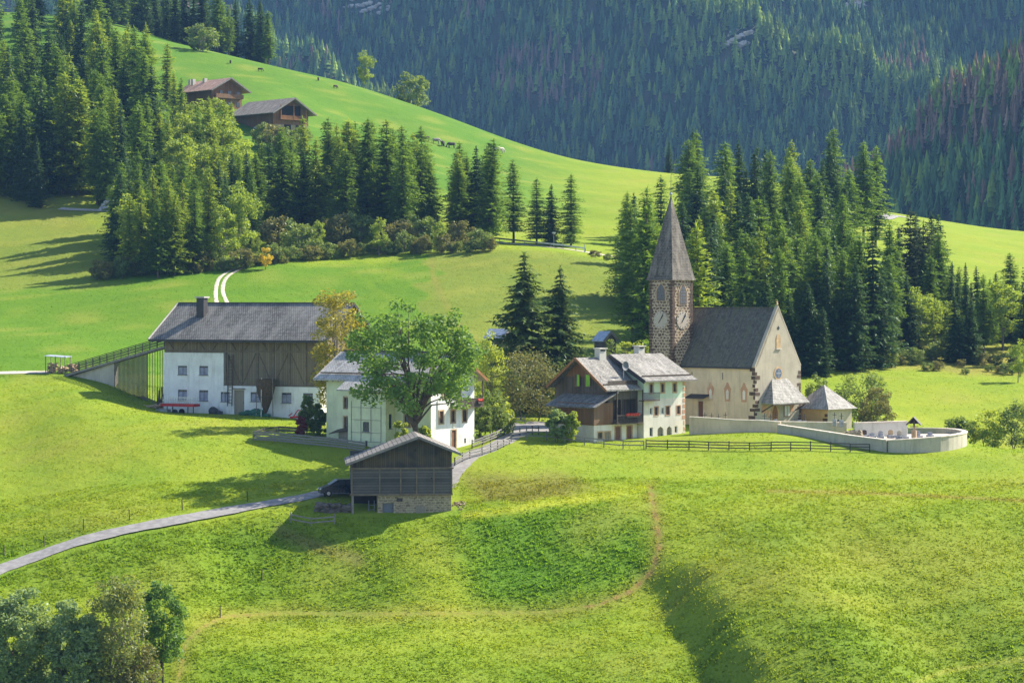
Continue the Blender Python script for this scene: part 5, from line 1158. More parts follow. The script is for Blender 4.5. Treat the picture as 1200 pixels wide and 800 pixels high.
# upper left wood
wood('A', 'in the dark wood filling the upper left corner', [(-40, 60, 520, 560, 19, 26, 13), (60, 180, 512, 560, 19, 27, 17), (-50, 175, 560, 620, 19, 28, 26), (-60, 150, 620, 690, 18, 26, 20), (-60, 110, 690, 760, 16, 24, 10)], {'spruce': .36, 'larch': .46, 'larch_yellow': .18}, 'in the upper left wood')
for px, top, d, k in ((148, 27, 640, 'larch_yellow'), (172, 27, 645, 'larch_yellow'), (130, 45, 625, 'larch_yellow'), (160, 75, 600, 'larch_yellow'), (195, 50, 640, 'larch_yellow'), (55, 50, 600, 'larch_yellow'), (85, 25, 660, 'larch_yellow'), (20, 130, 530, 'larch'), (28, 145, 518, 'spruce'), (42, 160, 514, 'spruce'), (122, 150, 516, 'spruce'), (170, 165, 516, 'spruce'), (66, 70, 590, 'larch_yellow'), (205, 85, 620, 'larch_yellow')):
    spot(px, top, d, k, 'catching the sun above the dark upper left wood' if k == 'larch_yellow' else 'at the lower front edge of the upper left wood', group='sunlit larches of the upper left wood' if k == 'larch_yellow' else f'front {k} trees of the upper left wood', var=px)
wood('B', 'just below and left of the upper hillside farm', [(180, 285, 522, 560, 14, 20, 16), (205, 280, 560, 600, 13, 17, 9)], {'birch_green': .55, 'larch_yellow': .25, 'larch': .2}, 'below the upper farm')
wood('E2', 'between the left field cluster and the upper farm', [(138, 185, 455, 495, 15, 20, 11), (180, 300, 462, 512, 13, 19, 15)], {'larch': .45, 'larch_yellow': .25, 'spruce': .24, 'birch_green': .06}, 'above the left field cluster')
wood('C', 'on the hilltop beyond the crest of the upper meadow', [(115, 330, 775, 800, 16, 24, 26)], {'spruce': .8, 'larch': .2}, 'beyond the hilltop crest')
wood('C2', 'in the row standing above the crest at the upper left edge', [(105, 250, 800, 840, 18, 26, 14)], {'spruce': .7, 'larch': .3}, 'behind the crest row')
# centre belt of larches
wood('D', 'in the dense larch belt crossing the middle of the hillside', [(300, 400, 486, 520, 17, 23, 12), (390, 500, 483, 520, 18, 24, 20), (490, 575, 487, 515, 16, 22, 12)], {'larch': .62, 'larch_yellow': .2, 'spruce': .18}, 'in the hillside belt')
for px, top, d, k, v_ in ((330, 168, 500, 'larch', 0), (355, 175, 503, 'spruce', 1), (385, 138, 510, 'larch', 2), (432, 142, 508, 'larch', 3), (458, 150, 505, 'larch', 1), (487, 165, 502, 'larch', 0)):
    spot(px, top, d, k, 'with its top standing above the hillside larch belt', var=v_, group=f'tallest {k} trees of the hillside belt')
for px, top, k, lab in ((563, 188, 'larch', 'green larch next to the dense belt, first of the row of separate conifers'), (602, 187, 'larch', 'tallest larch standing alone in the row above the mountain lane'), (629, 208, 'larch', 'slim larch right of the tallest lone larch above the mountain lane'), (645, 216, 'spruce', 'dark narrow spruce, second from the right in the row above the lane'), (669, 204, 'larch', 'rightmost larch at the end of the row above the lane'), (536, 190, 'larch', 'green larch at the right edge of the dense belt')):
    spot(px, top, 503, k, '', var=px, label=lab, wf=1.15)
# lower left cluster
for i, (px, top, d, k) in enumerate(((152, 228, 448, 'larch_yellow'), (165, 218, 446, 'larch_yellow'), (174, 222, 449, 'larch'), (196, 210, 450, 'larch_yellow'), (213, 212, 449, 'larch_yellow'), (228, 222, 447, 'larch'), (242, 195, 455, 'larch_yellow'), (185, 232, 442, 'larch'), (205, 226, 444, 'larch_yellow'))):
    spot(px, top, d, k, 'in the cluster at the edge of the left field', var=i, group=f'{"yellow " if k == "larch_yellow" else "green "}larches of the left field cluster', wf=1.0)
spot(282, 215, 455, 'birch_green', '', label='bright light green birch at the right end of the left field cluster', wf=.8)
spot(262, 240, 450, 'birch_green', '', var=1, label='smaller round light green tree just left of the bright birch', wf=.9)
spot(311, 292, 447, 'yellow', '', label='small golden yellow tree at the foot of the larch belt')
spot(561, 277, 492, 'yellow', '', label='small yellow tree at the left end of the mountain lane', wf=.7)
for i in range(64):
    px = 112 + i * 7.4 + rng.uniform(-3, 3); y = np.interp(px, [110, 150, 270, 340, 440, 580], [331, 325, 318, 308, 300, 296])
    p = hp(px, y - rng.uniform(0, 3), 400, 500); plant('bush', int(rng.integers(0, 3)), p, rng.uniform(1.8, 4.2) * (1 if i % 3 else .6), 'shrub of the thicket lining the foot of the hillside trees', 'shrub', 'thicket shrubs along the hillside trees', 'shrub', rng.uniform(.8, 1.2))
for i in range(11):
    px = 300 + i * 24; p = at(px, rng.uniform(468, 482)); plant('bush' if i % 3 else 'birch_green', i, p, rng.uniform(4, 7.5), 'taller grey green shrub behind the thicket in the shade of the larch belt' if i % 3 else 'low grey green round tree in front of the larch belt', 'shrub' if i % 3 else 'tree', 'taller shrubs under the larch belt' if i % 3 else 'low round trees under the larch belt', 'shrub' if i % 3 else 'small_tree', .9)
for px, d, h, lab in ((297, 398, 3.2, 'tiny dark spruce above the ridge of the large farmhouse roof'),): plant('spruce', 0, at(px, d), h, lab, 'tree', None, 'spruce_tree')
for px, d, h, lab in ((304, 399, 4.0, 'low young larch right of the tiny spruce above the farmhouse roof'), (319, 399, 3.0, 'lowest young larch above the farmhouse roof, right of its neighbour')): plant('larch_yellow', int(px), at(px, d), h, lab, 'tree', None, 'larch_tree')
# right wood behind the church
wood('G', 'in the wood rising behind the church', [(735, 830, 395, 440, 17, 22, 9), (820, 960, 392, 430, 17, 23, 22), (950, 1050, 395, 440, 17, 23, 16), (770, 1000, 430, 500, 19, 25, 24), (800, 1010, 500, 570, 18, 25, 18)], {'larch': .52, 'spruce': .36, 'larch_yellow': .12}, 'behind the church')
for px, top, d, k, lab in ((757, 218, 385, 'larch', 'tall feathery larch directly left of the church spire'), (742, 240, 392, 'larch', 'shorter larch at the left end of the wood by the church tower'), (820, 262, 345, 'larch_yellow', 'bright green larch rising between the tower and the nave roof'), (976, 150, 560, 'larch', 'pointed tree standing highest on the skyline of the wood'), (1012, 165, 556, 'larch', 'broad tree right of the highest tree on the wood skyline'), (1026, 172, 560, 'larch', 'tree at the right end of the wood skyline'), (924, 174, 600, 'larch', 'lone green treetop left of the highest tree on the wood skyline'), (1065, 246, 452, 'pine', 'reddish dark pine at the right edge of the wood'), (1083, 258, 455, 'pine', 'slender pine with tall bare trunk right of the dark pine'), (1102, 270, 450, 'larch', 'thin larch standing right of the slender bare trunked pine'), (1148, 312, 440, 'spruce', 'bushy spruce in the middle of the right hillside edge'), (1172, 330, 442, 'spruce', 'left one of the two slim spruces by the right edge'), (1183, 326, 443, 'spruce', 'right one of the two slim spruces by the right edge')):
    spot(px, top, d, k, '', label=lab, var=int(px))
for px, top in ((818, 340), (857, 342), (869, 340), (881, 345), (900, 320), (928, 342), (952, 345), (962, 360), (948, 330), (838, 355), (1000, 360), (1020, 350), (1040, 340), (1120, 345), (1135, 350), (1200, 345)):
    spot(px, top, 388 if px < 970 else 415, 'spruce', 'standing low in front of the wood behind the church', group='young spruces before the wood', var=px, wf=1.3)
wood('H', 'on the slope at the right edge above the meadow', [(1045, 1230, 425, 455, 9, 16, 30), (1040, 1110, 440, 480, 14, 20, 8)], {'spruce': .5, 'larch': .35, 'birch_green': .15}, 'on the right slope')
for i in range(34):
    px = 945 + i * 8.2 + rng.uniform(-4, 4); p = at(px, rng.uniform(398, 420)); plant('bush', i, p, rng.uniform(1.0, 2.6) * (1.5 if i % 5 == 0 else 1), 'low shrub in the rough strip between the wood and the right meadow', 'shrub', 'shrubs of the rough strip by the right meadow', 'shrub', 1.3)
spot(1193, 398, 392, 'birch_green', '', label='small light tree at the right edge of the meadow', wf=.8)
wood('K', 'peeping over the crest of the bright meadow', [(780, 830, 768, 790, 6, 12, 8)], {'spruce': 1}, 'beyond the bright meadow')
spot(697, 283 + 20, 478, 'bush', '', var=1, label='reddish brown shrub by the mountain lane left of the tall larch', wf=1.5); spot(712, 310, 474, 'bush', '', var=0, label='green shrub by the lane touching the tall larch')
# crest trees of the upper meadow
plant('bush', 0, at(236, 742), 8, 'dark round shrub standing alone on the upper meadow', 'shrub', None, 'shrub', 1.15)
plant('birch_green', 0, at(428, 762), 12, 'light yellow green tree alone on the crest of the upper meadow', 'tree', None, 'birch_tree', .95)
plant('bush', 2, at(483, 785), 12, 'dark leafy tree beyond the crest right of the light tree', 'tree', None, 'leafy_tree', .8)
# two big spruces behind the village
for px, top, d, v_, lab in ((612, 296, 340, 0, 'largest dark spruce standing behind the village between the houses'), (654, 312, 343, 1, 'second dark spruce right of the largest one behind the village')):
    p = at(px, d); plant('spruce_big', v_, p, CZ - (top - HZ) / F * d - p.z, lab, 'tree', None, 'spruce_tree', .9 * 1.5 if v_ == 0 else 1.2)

# individually shaped broadleaf trees and bushes
def single(px, d, top, W_px, label, mat, leaf=.26, name='broadleaf_tree', cat='tree', base_py=None, seed=0, **k):
    p = at(px, d); H = CZ - (top - HZ) / F * d - p.z; rx = W_px / 2 / F * d
    c, t_ = broad(seed, H, rx, rx * k.pop('ryf', .95), leaf=leaf, mat=mat, **k)
    t = thing(name, p, 0, label, cat)
    for nm, me in (('crown', c), ('trunk', t_)): o = bpy.data.objects.new(nm, me); COL.objects.link(o); o.parent = t
    return t
single(488, 281, 355, 150, 'broad green ash tree in front of the pale green village house', 'ash_leaf', .30, 'ash_tree', seed=31, cz=.65, rz=.35, nclus=185, per=105, th=.33, tr=.019, nl=40, spread=.5, low=-.8)
single(397, 308, 336, 60, 'yellowing birch between the large farmhouse and the green village house', 'birch_leaf', .24, 'birch_tree', seed=5, cz=.54, rz=.48, nclus=150, per=70, th=.4, tr=.014, nl=20, spread=.7, bark='bark_grey')
single(20, 216, 692, 92, 'leftmost grey green willow at the bottom left corner', 'willow_leaf', .24, 'willow_tree', seed=41, cz=.5, rz=.52, nclus=230, per=110, th=.25, tr=.02, nl=20, spread=.6)
single(88, 214, 708, 66, 'silvery willow second from the left at the bottom corner', 'willow_leaf', .24, 'willow_tree', seed=42, cz=.5, rz=.52, nclus=170, per=110, th=.25, tr=.02, nl=20, spread=.6)
single(140, 215, 676, 72, 'thin leafed olive tree between the silvery willow and the small green tree', 'olive_leaf', .22, 'alder_tree', seed=43, cz=.5, rz=.52, nclus=150, per=60, th=.3, tr=.014, nl=26, spread=.65, bark='bark_grey', stems=3)
single(191, 219.5, 682, 54, 'small slender green tree right of the bottom left willows', 'ash_leaf', .22, 'young_tree', seed=44, cz=.6, rz=.42, nclus=90, per=80, th=.3, tr=.012, nl=18, spread=.7)
single(163, 214, 742, 50, 'low olive brown shrub at the foot of the bottom left trees', 'bush_brown', .2, 'shrub', 'shrub', seed=45, cz=.45, rz=.5, nclus=50, per=80, th=.2, tr=.012, nl=10, stems=3)
for i, (px, d, top, wpx, m_, lab) in enumerate((
    (616, 326, 408, 88, 'bush_brown', 'big round olive bush below the largest spruce'),
    (600, 337, 400, 60, 'bush_leaf', 'dark leafy bush directly below the largest spruce'), (640, 338, 415, 50, 'bush_leaf', 'dark leafy bush below the second spruce'), (590, 330, 432, 50, 'bush_leaf', 'green bush left of the big olive bush'),
    (650, 334, 440, 44, 'bush_leaf', 'dark bush between the big olive bush and the wooden gable'),
    (577, 300, 457, 36, 'bush_leaf', 'sunlit bush right of the white gable wall'), (590, 303, 470, 26, 'bush_lime', 'lime green bush by the upper path fence'), (566, 297, 474, 22, 'bush_leaf', 'small bush against the white gable corner'),
    (653, 296, 480, 26, 'willow_leaf', 'grey green bush behind the fence before the wooden house'), (669, 296, 483, 20, 'bush_lime', 'yellow green bush touching the wooden store'),
    (735, 330, 396, 20, 'bush_lime', 'bright lime bush behind the joined shingle roofs'), (752, 331, 390, 22, 'bush_lime', 'lime green bush left of the church tower base'),
    (1010, 336, 433, 62, 'bush_leaf', 'large green bush behind the small chapel'), (1026, 330, 455, 44, 'bush_brown', 'olive bush in front of the large bush behind the chapel'), (958, 334, 435, 26, 'bush_leaf', 'green bush between church gable and chapel'),
    (1124, 333, 486, 30, 'bush_leaf', 'leftmost bush beyond the curved churchyard wall'), (1156, 334, 482, 40, 'bush_lime', 'middle bush at the right edge beyond the curved wall'), (1192, 335, 470, 44, 'bush_leaf', 'rightmost bush at the right edge beyond the curved wall'),
    (367, 301, 470, 24, 'bush_leaf', 'green bush at the left corner of the village house'), (360, 298, 462, 18, 'bush_leaf', 'light sparse bush before the right end of the stable wall'), (376, 299, 478, 20, 'bush_leaf', 'dark bush touching the village house corner'),
    (353, 297, 488, 13, 'leaf_red', 'low dark red bush beside the garden fence'),
    (470, 285, 492, 16, 'bush_lime', 'small lime bush at the foot of the ash tree'), (497, 287, 500, 18, 'bush_lime', 'lime bush behind the foreground barn roof'), (572, 322, 395, 40, 'bush_lime', 'bright yellow green tree right behind the village house gable'),
    (716, 345, 392, 24, 'bush_leaf', 'dark bush beside the small metal roofed shed'))):
    single(px, d, top, wpx, lab, m_, .22, 'bush' if 'tree' not in lab.split()[3] else 'small_tree', 'bush', seed=800 + i, cz=.5, rz=.5, nclus=int(20 + wpx * .9), per=70, th=.2, tr=.015, nl=10, spread=.85, stems=2)

# ------------------------------------------------------------------ fences
def fence(label, pts, h=1.05, rails=(.45, .95), step=2.4, pm='wood_rail', rm_='wood_rail', group=None, pw=.12, rh_=.13, solid=False):
    t = thing('fence', (0, 0, 0), 0, label, 'fence', group); P = smooth_line(pts, .4); acc = 0; posts = [P[0]]
    for a, b in zip(P[:-1], P[1:]):
        acc += (b - a).length
        if acc >= step: posts.append(b); acc = 0
    for i, p in enumerate(posts):
        z = float(zxy(p.x, p.y)); dx = random.uniform(-.04, .04); MB().bar((p.x, p.y, z - .4), (p.x + dx, p.y, z + h + random.uniform(-.05, .12)), pw).build('post', M[pm], t)
    for q in rails:
        mb = MB()
        for a, b in zip(posts[:-1], posts[1:]):
            za, zb = float(zxy(a.x, a.y)) + q, float(zxy(b.x, b.y)) + q; n = (b - a).normalized(); off = Vector((n.y, -n.x, 0)) * (pw * .5 + .04)
            mb.bar(Vector((a.x, a.y, za + random.uniform(-.04, .04))) + off, Vector((b.x, b.y, zb + random.uniform(-.04, .04))) + off, .05, rh_)
        mb.build('rail', M[rm_], t)
    return t
fence('pale weathered rail fence in front of the wooden house, curving from the path', [hp(x, y + 6) for x, y in ((599, 512), (620, 509), (645, 510), (670, 514), (700, 518), (730, 520), (757, 521))], rails=(.5, 1.0))
fence('dark rail fence running from the white house to the churchyard wall', [hp(x, y + 8) for x, y in ((757, 518), (800, 519), (850, 520), (900, 520), (960, 521), (1000, 522), (1038, 523))], pm='wood_rail_dark', rm_='wood_rail_dark', rails=(.3, .65, 1.0))
fence('pale rail fence on the valley side of the village path', [hp(x, y) for x, y in ((533, 546), (548, 539), (565, 534), (585, 527), (600, 519))], pm='wood_rail_dark', rails=(.3, .6, .95), step=1.7)
fence('rail fence between the white gable wall and the path', [hp(x, y) for x, y in ((553, 526), (570, 520), (585, 513), (601, 505))], pm='wood_rail_dark', rails=(.35, .65, .95), step=2.0)
fence('short fence with dark posts along the lower edge of the yard', [hp(x, y) for x, y in ((601, 512), (615, 510), (636, 509))], pm='wood_rail_dark', rails=(.35, .85), step=1.1)
fence('fence at the far side of the yard under the olive bush', [at(598, 322), at(612, 321), at(628, 320)], pm='wood_rail', rails=(.4, .8), step=2)
fence('low grey plank fence below the garden of the village house', [hp(x, y) for x, y in ((297, 516), (330, 519), (365, 522), (400, 526), (430, 530))], h=1.15, rails=(.2, .5, .8, 1.08), rh_=.2, pm='beam_grey', rm_='wood_rail')
fence('upper garden fence behind the low grey plank fence', [hp(x, y) for x, y in ((297, 514), (318, 508), (340, 509), (362, 509))], h=.9, rails=(.4, .8), rh_=.18, pm='beam_grey', rm_='wood_grey_h')
fence('old cattle fence left of the foreground barn', [at(341, 260), at(356, 259.5), at(374, 259), at(392, 259.5), at(411, 261)], rails=(.35, .8), rh_=.14, pm='beam_grey', rm_='beam_grey')
mb = MB()
for k in range(40): p = at(372 + k, 262.4 + random.uniform(-.2, .4)); mb.blob((p.x, p.y, p.z + random.uniform(-.1, .9)), (.42, .3, .24), 6, .3)
tag(mb.build('dry_stone_wall', plain('old_stone', (.12, .10, .085), .95), None), 'dark dry stone retaining wall between the car and the cattle fence', 'wall')
random.seed(4)
for k, (x, y) in enumerate(((5, 652), (52, 640), (98, 622), (152, 610), (214, 598), (290, 588))):
    p = hp(x, y); q = MB().bar(p - Vector((0, 0, .3)), p + Vector((random.uniform(-.1, .1), 0, 1.15)), .1).build('fence_post', M['beam'], None); tag(q, 'thin wooden pasture post on the uphill side of the road', 'post', 'pasture posts along the road')
for k, (x, y, lab) in enumerate(((258, 724, 'short lone post on the meadow path near the bottom left trees'), (307, 682, 'lone pasture post on the slope below the barn shadow'), (866 - 300, 320, 'x'))[:2]):
    p = hp(x, y); tag(MB().bar(p - Vector((0, 0, .3)), p + Vector((0, 0, 1.1)), .11).build('fence_post', M['beam'], None), lab, 'post')
for i, (x0, lab) in enumerate(((108, 'left wooden drain channel crossing the road'), (283, 'right wooden drain channel crossing the road'))): pass
# guard rail, lamp post on the mountain lane
gr = thing('guard_rail', (0, 0, 0), 0, 'metal guard rail along the mountain lane below the row of conifers', 'guard rail')
gp = [at(575, 503), at(600, 501), at(630, 498), at(660, 496), at(686, 494)]
mb = MB()
for a, b in zip(gp[:-1], gp[1:]): mb.bar(a + Vector((0, 0, .75)), b + Vector((0, 0, .75)), .06, .32)
mb.build('rail', M['metal'], gr)
for a in smooth_line(gp, 4): MB().bar(a - Vector((0, 0, .5)), a + Vector((0, 0, .8)), .12).build('post', M['beam_grey'], gr)
p = at(649, 499); lp = thing('street_lamp', p, 0, 'small lamp post with white head behind the guard rail', 'street lamp'); MB().tube([(0, 0, 0), (0, 0, 2.7)], [.07, .05], 6).build('pole', M['metal'], lp); MB().blob((0, 0, 2.9), (.4, .4, .22), 8, 0).build('lamp_head', M['frame_white'], lp)
p = at(685, 493); q = MB().bar((0, 0, 0), (0, 0, 1.6), .22).build('marker_post', M['frame_white'], None); q.location = p; tag(q, 'white marker post at the right end of the guard rail', 'post')
# stone heap at the upper left wood
mb = MB()
for k in range(150): t = random.random(); p = at(118 + 26 * t, 512 + random.uniform(-1, 1)); mb.blob((p.x, p.y, p.z + random.uniform(0, 2.2) * min(1, t * 4, (1 - t) * 8)), (.5, .4, .35), 5, .3)
tag(mb.build('stone_heap', M['stone_grey'], None), 'long heap of grey stones at the lower edge of the upper left wood', 'stone heap')
road('field_lane', [at(70, 513), at(100, 512), at(150, 511)], 2.6, M['gravel'])

# ------------------------------------------------------------------ car
p = at(399, 268.5); car = thing('parked_car', p + Vector((0, 0, .08)), R(14), 'dark blue van parked behind the foreground hay barn on the road', 'car')
prof = [(-2.4, .35), (-2.42, .75), (-2.2, 1.0), (-1.35, 1.22), (-.35, 1.85), (2.2, 1.88), (2.35, 1.2), (2.4, .4)]
mb = MB(); mb.prism([(x, -.9, z) for x, z in prof], (0, 1.8, 0)); mb.build('body', M['car_paint'], car)
mb = MB(); mb.prism([(-1.15, -.91, 1.24), (-.35, -.91, 1.72), (.4, -.91, 1.72), (.4, -.91, 1.24)], (0, .02, 0)); mb.prism([(.5, -.91, 1.24), (.5, -.91, 1.72), (2.1, -.91, 1.72), (2.15, -.91, 1.24)], (0, .02, 0)); mb.build('side_window', M['glass'], car)
MB().hexa([(-1.38, -.78, 1.24), (-.42, -.72, 1.84), (-.42, .72, 1.84), (-1.38, .78, 1.24), (-1.4, -.78, 1.27), (-.44, -.72, 1.87), (-.44, .72, 1.87), (-1.4, .78, 1.27)]).build('windscreen', plain('windscreen', (.35, .4, .45), .1, spec=.9), car)
for x in (-1.5, 1.5):
    for y in (-.93, .75): w_ = MB().tube([(x, y, .34), (x, y + .18, .34)], [.34, .34], 16).build('wheel', M['tyre'], car); MB().tube([(x, y - .01, .34), (x, y, .34)], [.2, .2], 12).build('rim', M['metal'], w_)
for y in (-.7, .7): MB().blob((-2.38, y, .82), (.08, .16, .09), 8, 0).build('headlight', M['frame_white'], car)

# ------------------------------------------------------------------ cows
def cow(px, py, kind, rz, label, group, grazing=True, s=1.0):
    d = hit(px, py, 500, 760); p = at(px, d); c = thing('cow', p, R(rz), label, 'cow', group); c.scale = (s, s, s)
    mb = MB(); rr = [(-.95, 1.15, .10), (-.85, 1.15, .30), (-.4, 1.1, .37), (.2, 1.08, .40), (.65, 1.15, .36), (.85, 1.2, .24)]
    nk = [(1.05, 1.0, .17), (1.25, .6, .14), (1.38, .35, .15), (1.5, .15, .08)] if grazing else [(1.1, 1.35, .18), (1.3, 1.5, .14), (1.5, 1.5, .15), (1.75, 1.4, .08)]
    L = rr + nk; mb.tube([(x, 0, z) for x, z, _ in L], [r_ for _, _, r_ in L], 8)
    for x in (-.72, .62):
        for y in (-.2, .2): mb.tube([(x, y, 1.0), (x + (.05 if x < 0 else 0), y, .55), (x, y, 0)], [.14, .075, .06], 6)
    mb.tube([(-.95, 0, 1.3), (-1.05, 0, .9), (-1.05, 0, .45)], [.04, .025, .05], 5)
    hx, hz_ = (1.36, .45) if grazing else (1.48, 1.6)
    for y in (-.16, .16): mb.tube([(hx, y * .6, hz_), (hx - .05, y * 1.6, hz_ + .08)], [.05, .02], 4)
    mb.build('body', M[kind], c, smooth=True)
for a in ((489, 165, 'cow_dark', 0, 'dark cow grazing at the left end of the herd on the upper meadow'), (499, 167, 'cow_dark', 180, 'dark cow second from the left in the herd on the upper meadow'), (511, 169, 'cow_grey', 10, 'grey cow in the middle of the herd on the upper meadow'), (519, 172, 'cow_dark', 80, 'dark cow second from the right end of the herd'), (529, 174, 'cow_dark', 200, 'brown cow at the right end of the herd'), (582, 179, 'cow_pale', 170, 'pale cow, left one of the pair apart from the herd'), (586, 180, 'cow_pale', 20, 'pale cow, right one of the pair apart from the herd'), (270, 75, 'cow_dark', 100, 'dark cow left on the top of the upper meadow'), (305, 84, 'cow_dark', 20, 'dark cow lying lower left of the crest trees'), (373, 95, 'cow_dark', 90, 'dark cow near the crest in the middle of the upper meadow'), (393, 104, 'cow_dark', 45, 'dark cow below the light tree on the crest')):
    cow(a[0], a[1], a[2], a[3], a[4], 'cows grazing on the upper meadow', s=1.15 if a[1] > 150 else .75)

# ------------------------------------------------------------------ upper farm and small sheds
def plain_house(px, d, rz, L_, W_, HE, HR, name, label, wallm, roofm, gablem, ov=1.0, opens=(), dz=0, cat='house'):
    o = at(px, d); h = thing(name, o + Vector((0, 0, dz)), R(rz), label, cat); s = (HR - HE) / (W_ / 2 + ov); HW = HE + ov * s - .1
    mb = MB(); mb.poly([(-L_, 0, -3), (0, 0, -3), (0, 0, HW), (-L_, 0, HW)]); mb.poly([(0, W_, -3), (-L_, W_, -3), (-L_, W_, HW), (0, W_, HW)]); mb.build('wall', M[wallm], h)
    mb = MB(); mb.poly([(0, 0, -3), (0, W_, -3), (0, W_, HW), (0, W_ / 2, HR - .15), (0, 0, HW)]); mb.poly([(-L_, W_, -3), (-L_, 0, -3), (-L_, 0, HW), (-L_, W_ / 2, HR - .15), (-L_, W_, HW)]); mb.build('gable_wall', M[gablem], h)
    for k, y in enumerate((-ov, W_ + ov)): slab(h, 'roof', [(-L_ - ov, y, HE), (ov * 1.3, y, HE), (ov * 1.3, W_ / 2, HR), (-L_ - ov, W_ / 2, HR)], .2, roofm)
    edge(h, 'verge_board', [((ov * 1.3 + .06, -ov, HE - .15), (ov * 1.3 + .06, W_ / 2, HR - .15)), ((ov * 1.3 + .06, W_ + ov, HE - .15), (ov * 1.3 + .06, W_ / 2, HR - .15))], .1, .4, 'beam_grey')
    return h
# weathered barn of the upper farm (gable to the right)
hb2 = plain_house(320, 618, -47, 17, 11.5, 5.8, 10.0, 'hillside_barn', 'brown wooden barn with dark gallery in its gable at the upper hillside farm', 'wood_brown', 'roof_far', 'wood_brown', 1.4, cat='barn')
MB().box(.01, .2, 2.2, 8.8, 5.0, 7.9).build('gallery_opening', M['dark_inside'], hb2)
mb = MB(); mb.box(.2, 1.3, 1.5, 10, 4.2, 4.35); 
for y in np.arange(1.6, 10, .35): mb.box(1.22, 1.28, y, y + .22, 4.35, 5.3)
for y in (1.6, 5.8, 9.8): mb.bar((1.25, y, 4.2), (1.25, y, 8.0), .2)
mb.build('balcony', M['wood_orange'], hb2)
MB().box(.01, .25, .3, 11.2, -2.5, 3.0).build('stone_base', M['rubble'], hb2)
for y in (3.4, 7.2): MB().box(.25, .3, y, y + 2.2, 1.2, 3.0).build('opening', M['dark_inside'], hb2)
MB().box(-8.2, -6.9, -.06, -.01, -.5, 2.6).build('door', M['frame_white'], hb2)
hh = plain_house(248, 640, -47, 14, 10.0, 5.6, 9.2, 'hillside_farmhouse', 'farmhouse with reddish tiled roof and balcony behind the hillside barn', 'wood_brown', 'roof_red', 'wood_brown', 1.6)
mb = MB(); mb.box(.05, 1.5, .5, 9.5, 3.6, 3.8); mb.box(1.42, 1.5, .5, 9.5, 3.8, 4.8); mb.build('balcony', M['wood_brown'], hh)
for y in (2.5, 5.2, 8.2): MB().box(.11, .16, y, y + 1.1, 4.4, 5.7).build('window', M['glass'], hh)
for y in (2.5, 5.2, 8.2): MB().box(.01, .06, y, y + 1.1, 1.6, 2.8).build('window', M['glass'], hh)
for x, y in ((-9, 3.5), (-13, 2.5), (-15, 3.0)): MB().box(x, x + .9, y, y + .9, 6.5, 9.6).build('chimney', M['wall_white'], hh)
fence('dark garden fence below the hillside barn', [at(302, 592), at(322, 590), at(345, 592), at(360, 596)], h=1.4, rails=(.5, 1.1), step=1.5, pm='wood_rail_dark', rm_='wood_rail_dark')
for i, (px, d, h_) in enumerate(((308, 598, 5.5), (322, 594, 6.5), (340, 593, 6), (352, 596, 6), (332, 597, 4))): plant('bush', i, at(px, d), h_, 'fruit tree in the garden in front of the hillside barn', 'tree', 'fruit trees before the hillside barn', 'fruit_tree', .9)
sd1 = plain_house(708, hit(708, 416, 350, 420), -62, 3.2, 2.2, 1.9, 3.4, 'shed', 'small dark shed with shiny metal roof on the slope left of the church tower', 'wood_dark', 'metal_roof', 'wood_dark', .3, cat='shed', dz=.4)
sd2 = plain_house(588, hit(588, 412, 350, 420), -30, 2.8, 2.8, 2.0, 3.4, 'shed', 'small dark hut with pale roof half hidden behind the largest spruce', 'wood_dark', 'metal_roof', 'wood_dark', .4, cat='shed', dz=.3)

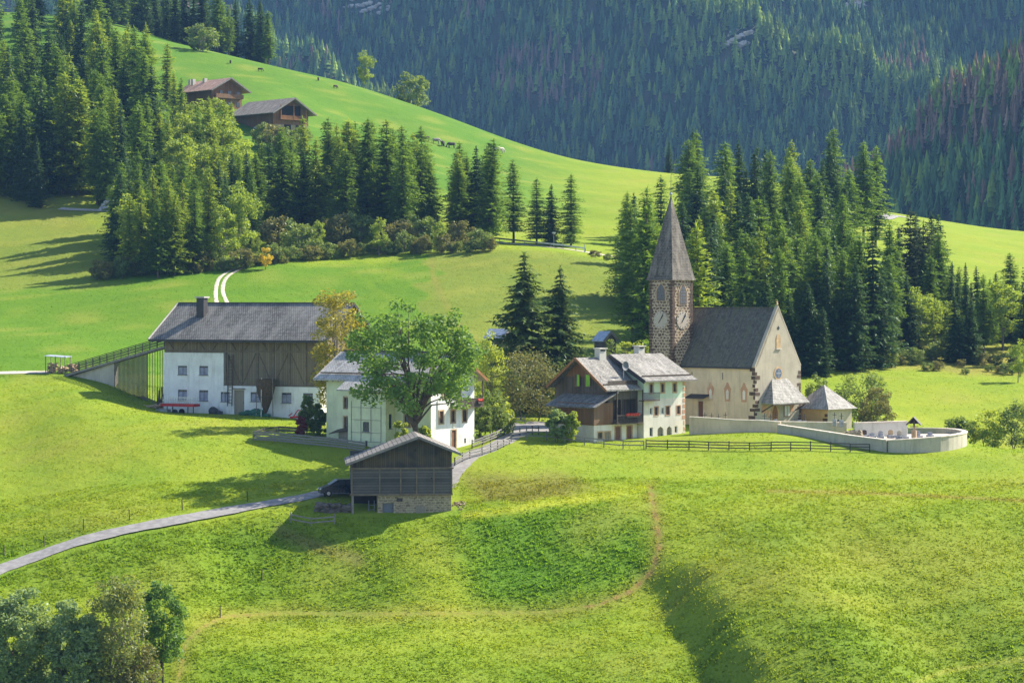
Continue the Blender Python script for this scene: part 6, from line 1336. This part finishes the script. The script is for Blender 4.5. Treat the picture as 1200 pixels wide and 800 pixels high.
# ------------------------------------------------------------------ grass tufts of the near meadows
def tuft_field(name, n, pxr, dr, size, label):
    px = rng.uniform(*pxr, n); d = np.sqrt(rng.uniform(dr[0]**2, dr[1]**2, n)); x = (px - 600) / F * d; z = gz(px, d); y = HZ - (z - CZ) / d * F
    ok = np.ones(n, bool)
    def cut(pts, wd, dmin=0, dmax=999):
        nonlocal ok; ok &= ~((seg_dist(px, y, pts) < wd) & (d > dmin) & (d < dmax))
    cut([(-40, 682), (0, 667), (60, 645), (130, 626), (200, 611), (290, 594), (350, 584), (384, 576), (430, 570)], 8.5); cut([(535, 545), (575, 524), (598, 512), (620, 502), (650, 500)], 11)
    cut(trail, 2.5, 205, 275); nr_ = d < 342; ok &= ~((px > 405) & (px < 540) & (d > 261) & (d < 273)); ok &= ~((px > 370) & (px < 560) & (d > 286) & nr_); ok &= ~((px > 600) & (px < 680) & (d > 300) & nr_); ok &= ~((px > 660) & (px < 830) & (d > 299) & nr_); ok &= ~((px > 905) & (px < 1140) & (d > 292) & nr_); ok &= ~((px > 800) & (d > 303) & nr_ & (px < 1100)); ok &= ~((px > 185) & (px < 400) & (d > 322) & nr_)
    px, d, x, z, y = px[ok], d[ok], x[ok], z[ok], y[ok]; n = len(px)
    cl = np.sin(x * .9 + 1.3 * np.sin(d * .7)) * np.sin(d * 1.1 + x * .4); k = rng.random(n) < .62 + .38 * cl
    px, d, x, z = px[k], d[k], x[k], z[k]; n = len(px)
    i = np.clip(np.searchsorted(DG, d), 0, len(DG) - 1); j = np.clip(np.searchsorted(PG, px), 0, len(PG) - 1); T = tint[i, j]
    big = rng.random(n); sc = size * (.5 + big**3 * 1.3); herb = np.clip(1 - np.abs(T[:, 0] - .135) * 14, 0, 1) * (d[:, ] < 268); sc *= 1 + .45 * herb
    m = 3; C = np.repeat(np.stack([x, d, z - .03], 1), m, 0) + np.hstack([rng.normal(0, .09, (n * m, 2)), np.zeros((n * m, 1))])
    a = rng.uniform(0, 6.28, n * m); tl = rng.uniform(.2, .85, n * m); U = np.stack([np.cos(a) * tl, np.sin(a) * tl, np.ones(n * m) * .75], 1) * np.repeat(sc, m)[:, None]
    Wv = np.stack([-np.sin(a), np.cos(a), rng.normal(0, .2, n * m)], 1) * (np.repeat(sc, m) * rng.uniform(.2, .45, n * m))[:, None]
    v, f = tri_cloud(C, U, Wv); tt = T * rng.uniform(.85, 1.25, n)[:, None] * np.array([.97, 1.0, .9]); tt[(rng.random(n) < .04) & (d < 275)] *= np.array([.6, .75, .9]); 
    tag(npmesh(name, v, f, M['tuft'], tint=np.repeat(np.repeat(tt, m, 0), 3, 0)), label, 'grass', kind='stuff')
M['tuft'] = tint_leaf('tuft', .5)
tuft_field('meadow_grass', 330000, (-60, 1260), (208, 275), .165, 'tufts of grass and herbs on the sunny foreground slope')
tuft_field('lawn_grass', 150000, (-60, 1260), (275, 345), .135, 'tufts of grass on the lawns around the village')

tuft_field('field_grass', 170000, (-60, 1260), (345, 480), .12, 'short grass texture of the fields behind the village')

mb = MB()
for k in range(34): p = at(537 + random.gauss(0, 4) + 3, random.uniform(262.5, 267)); q = random.uniform(.08, .2); mb.blob((p.x, p.y, p.z + q * .3), (q, q * .8, q * .6), 6, .3)
tag(mb.build('stone_heap', M['rubble'], None), 'small heap of stones on the bank at the right corner of the foreground barn', 'stones', kind='stuff')
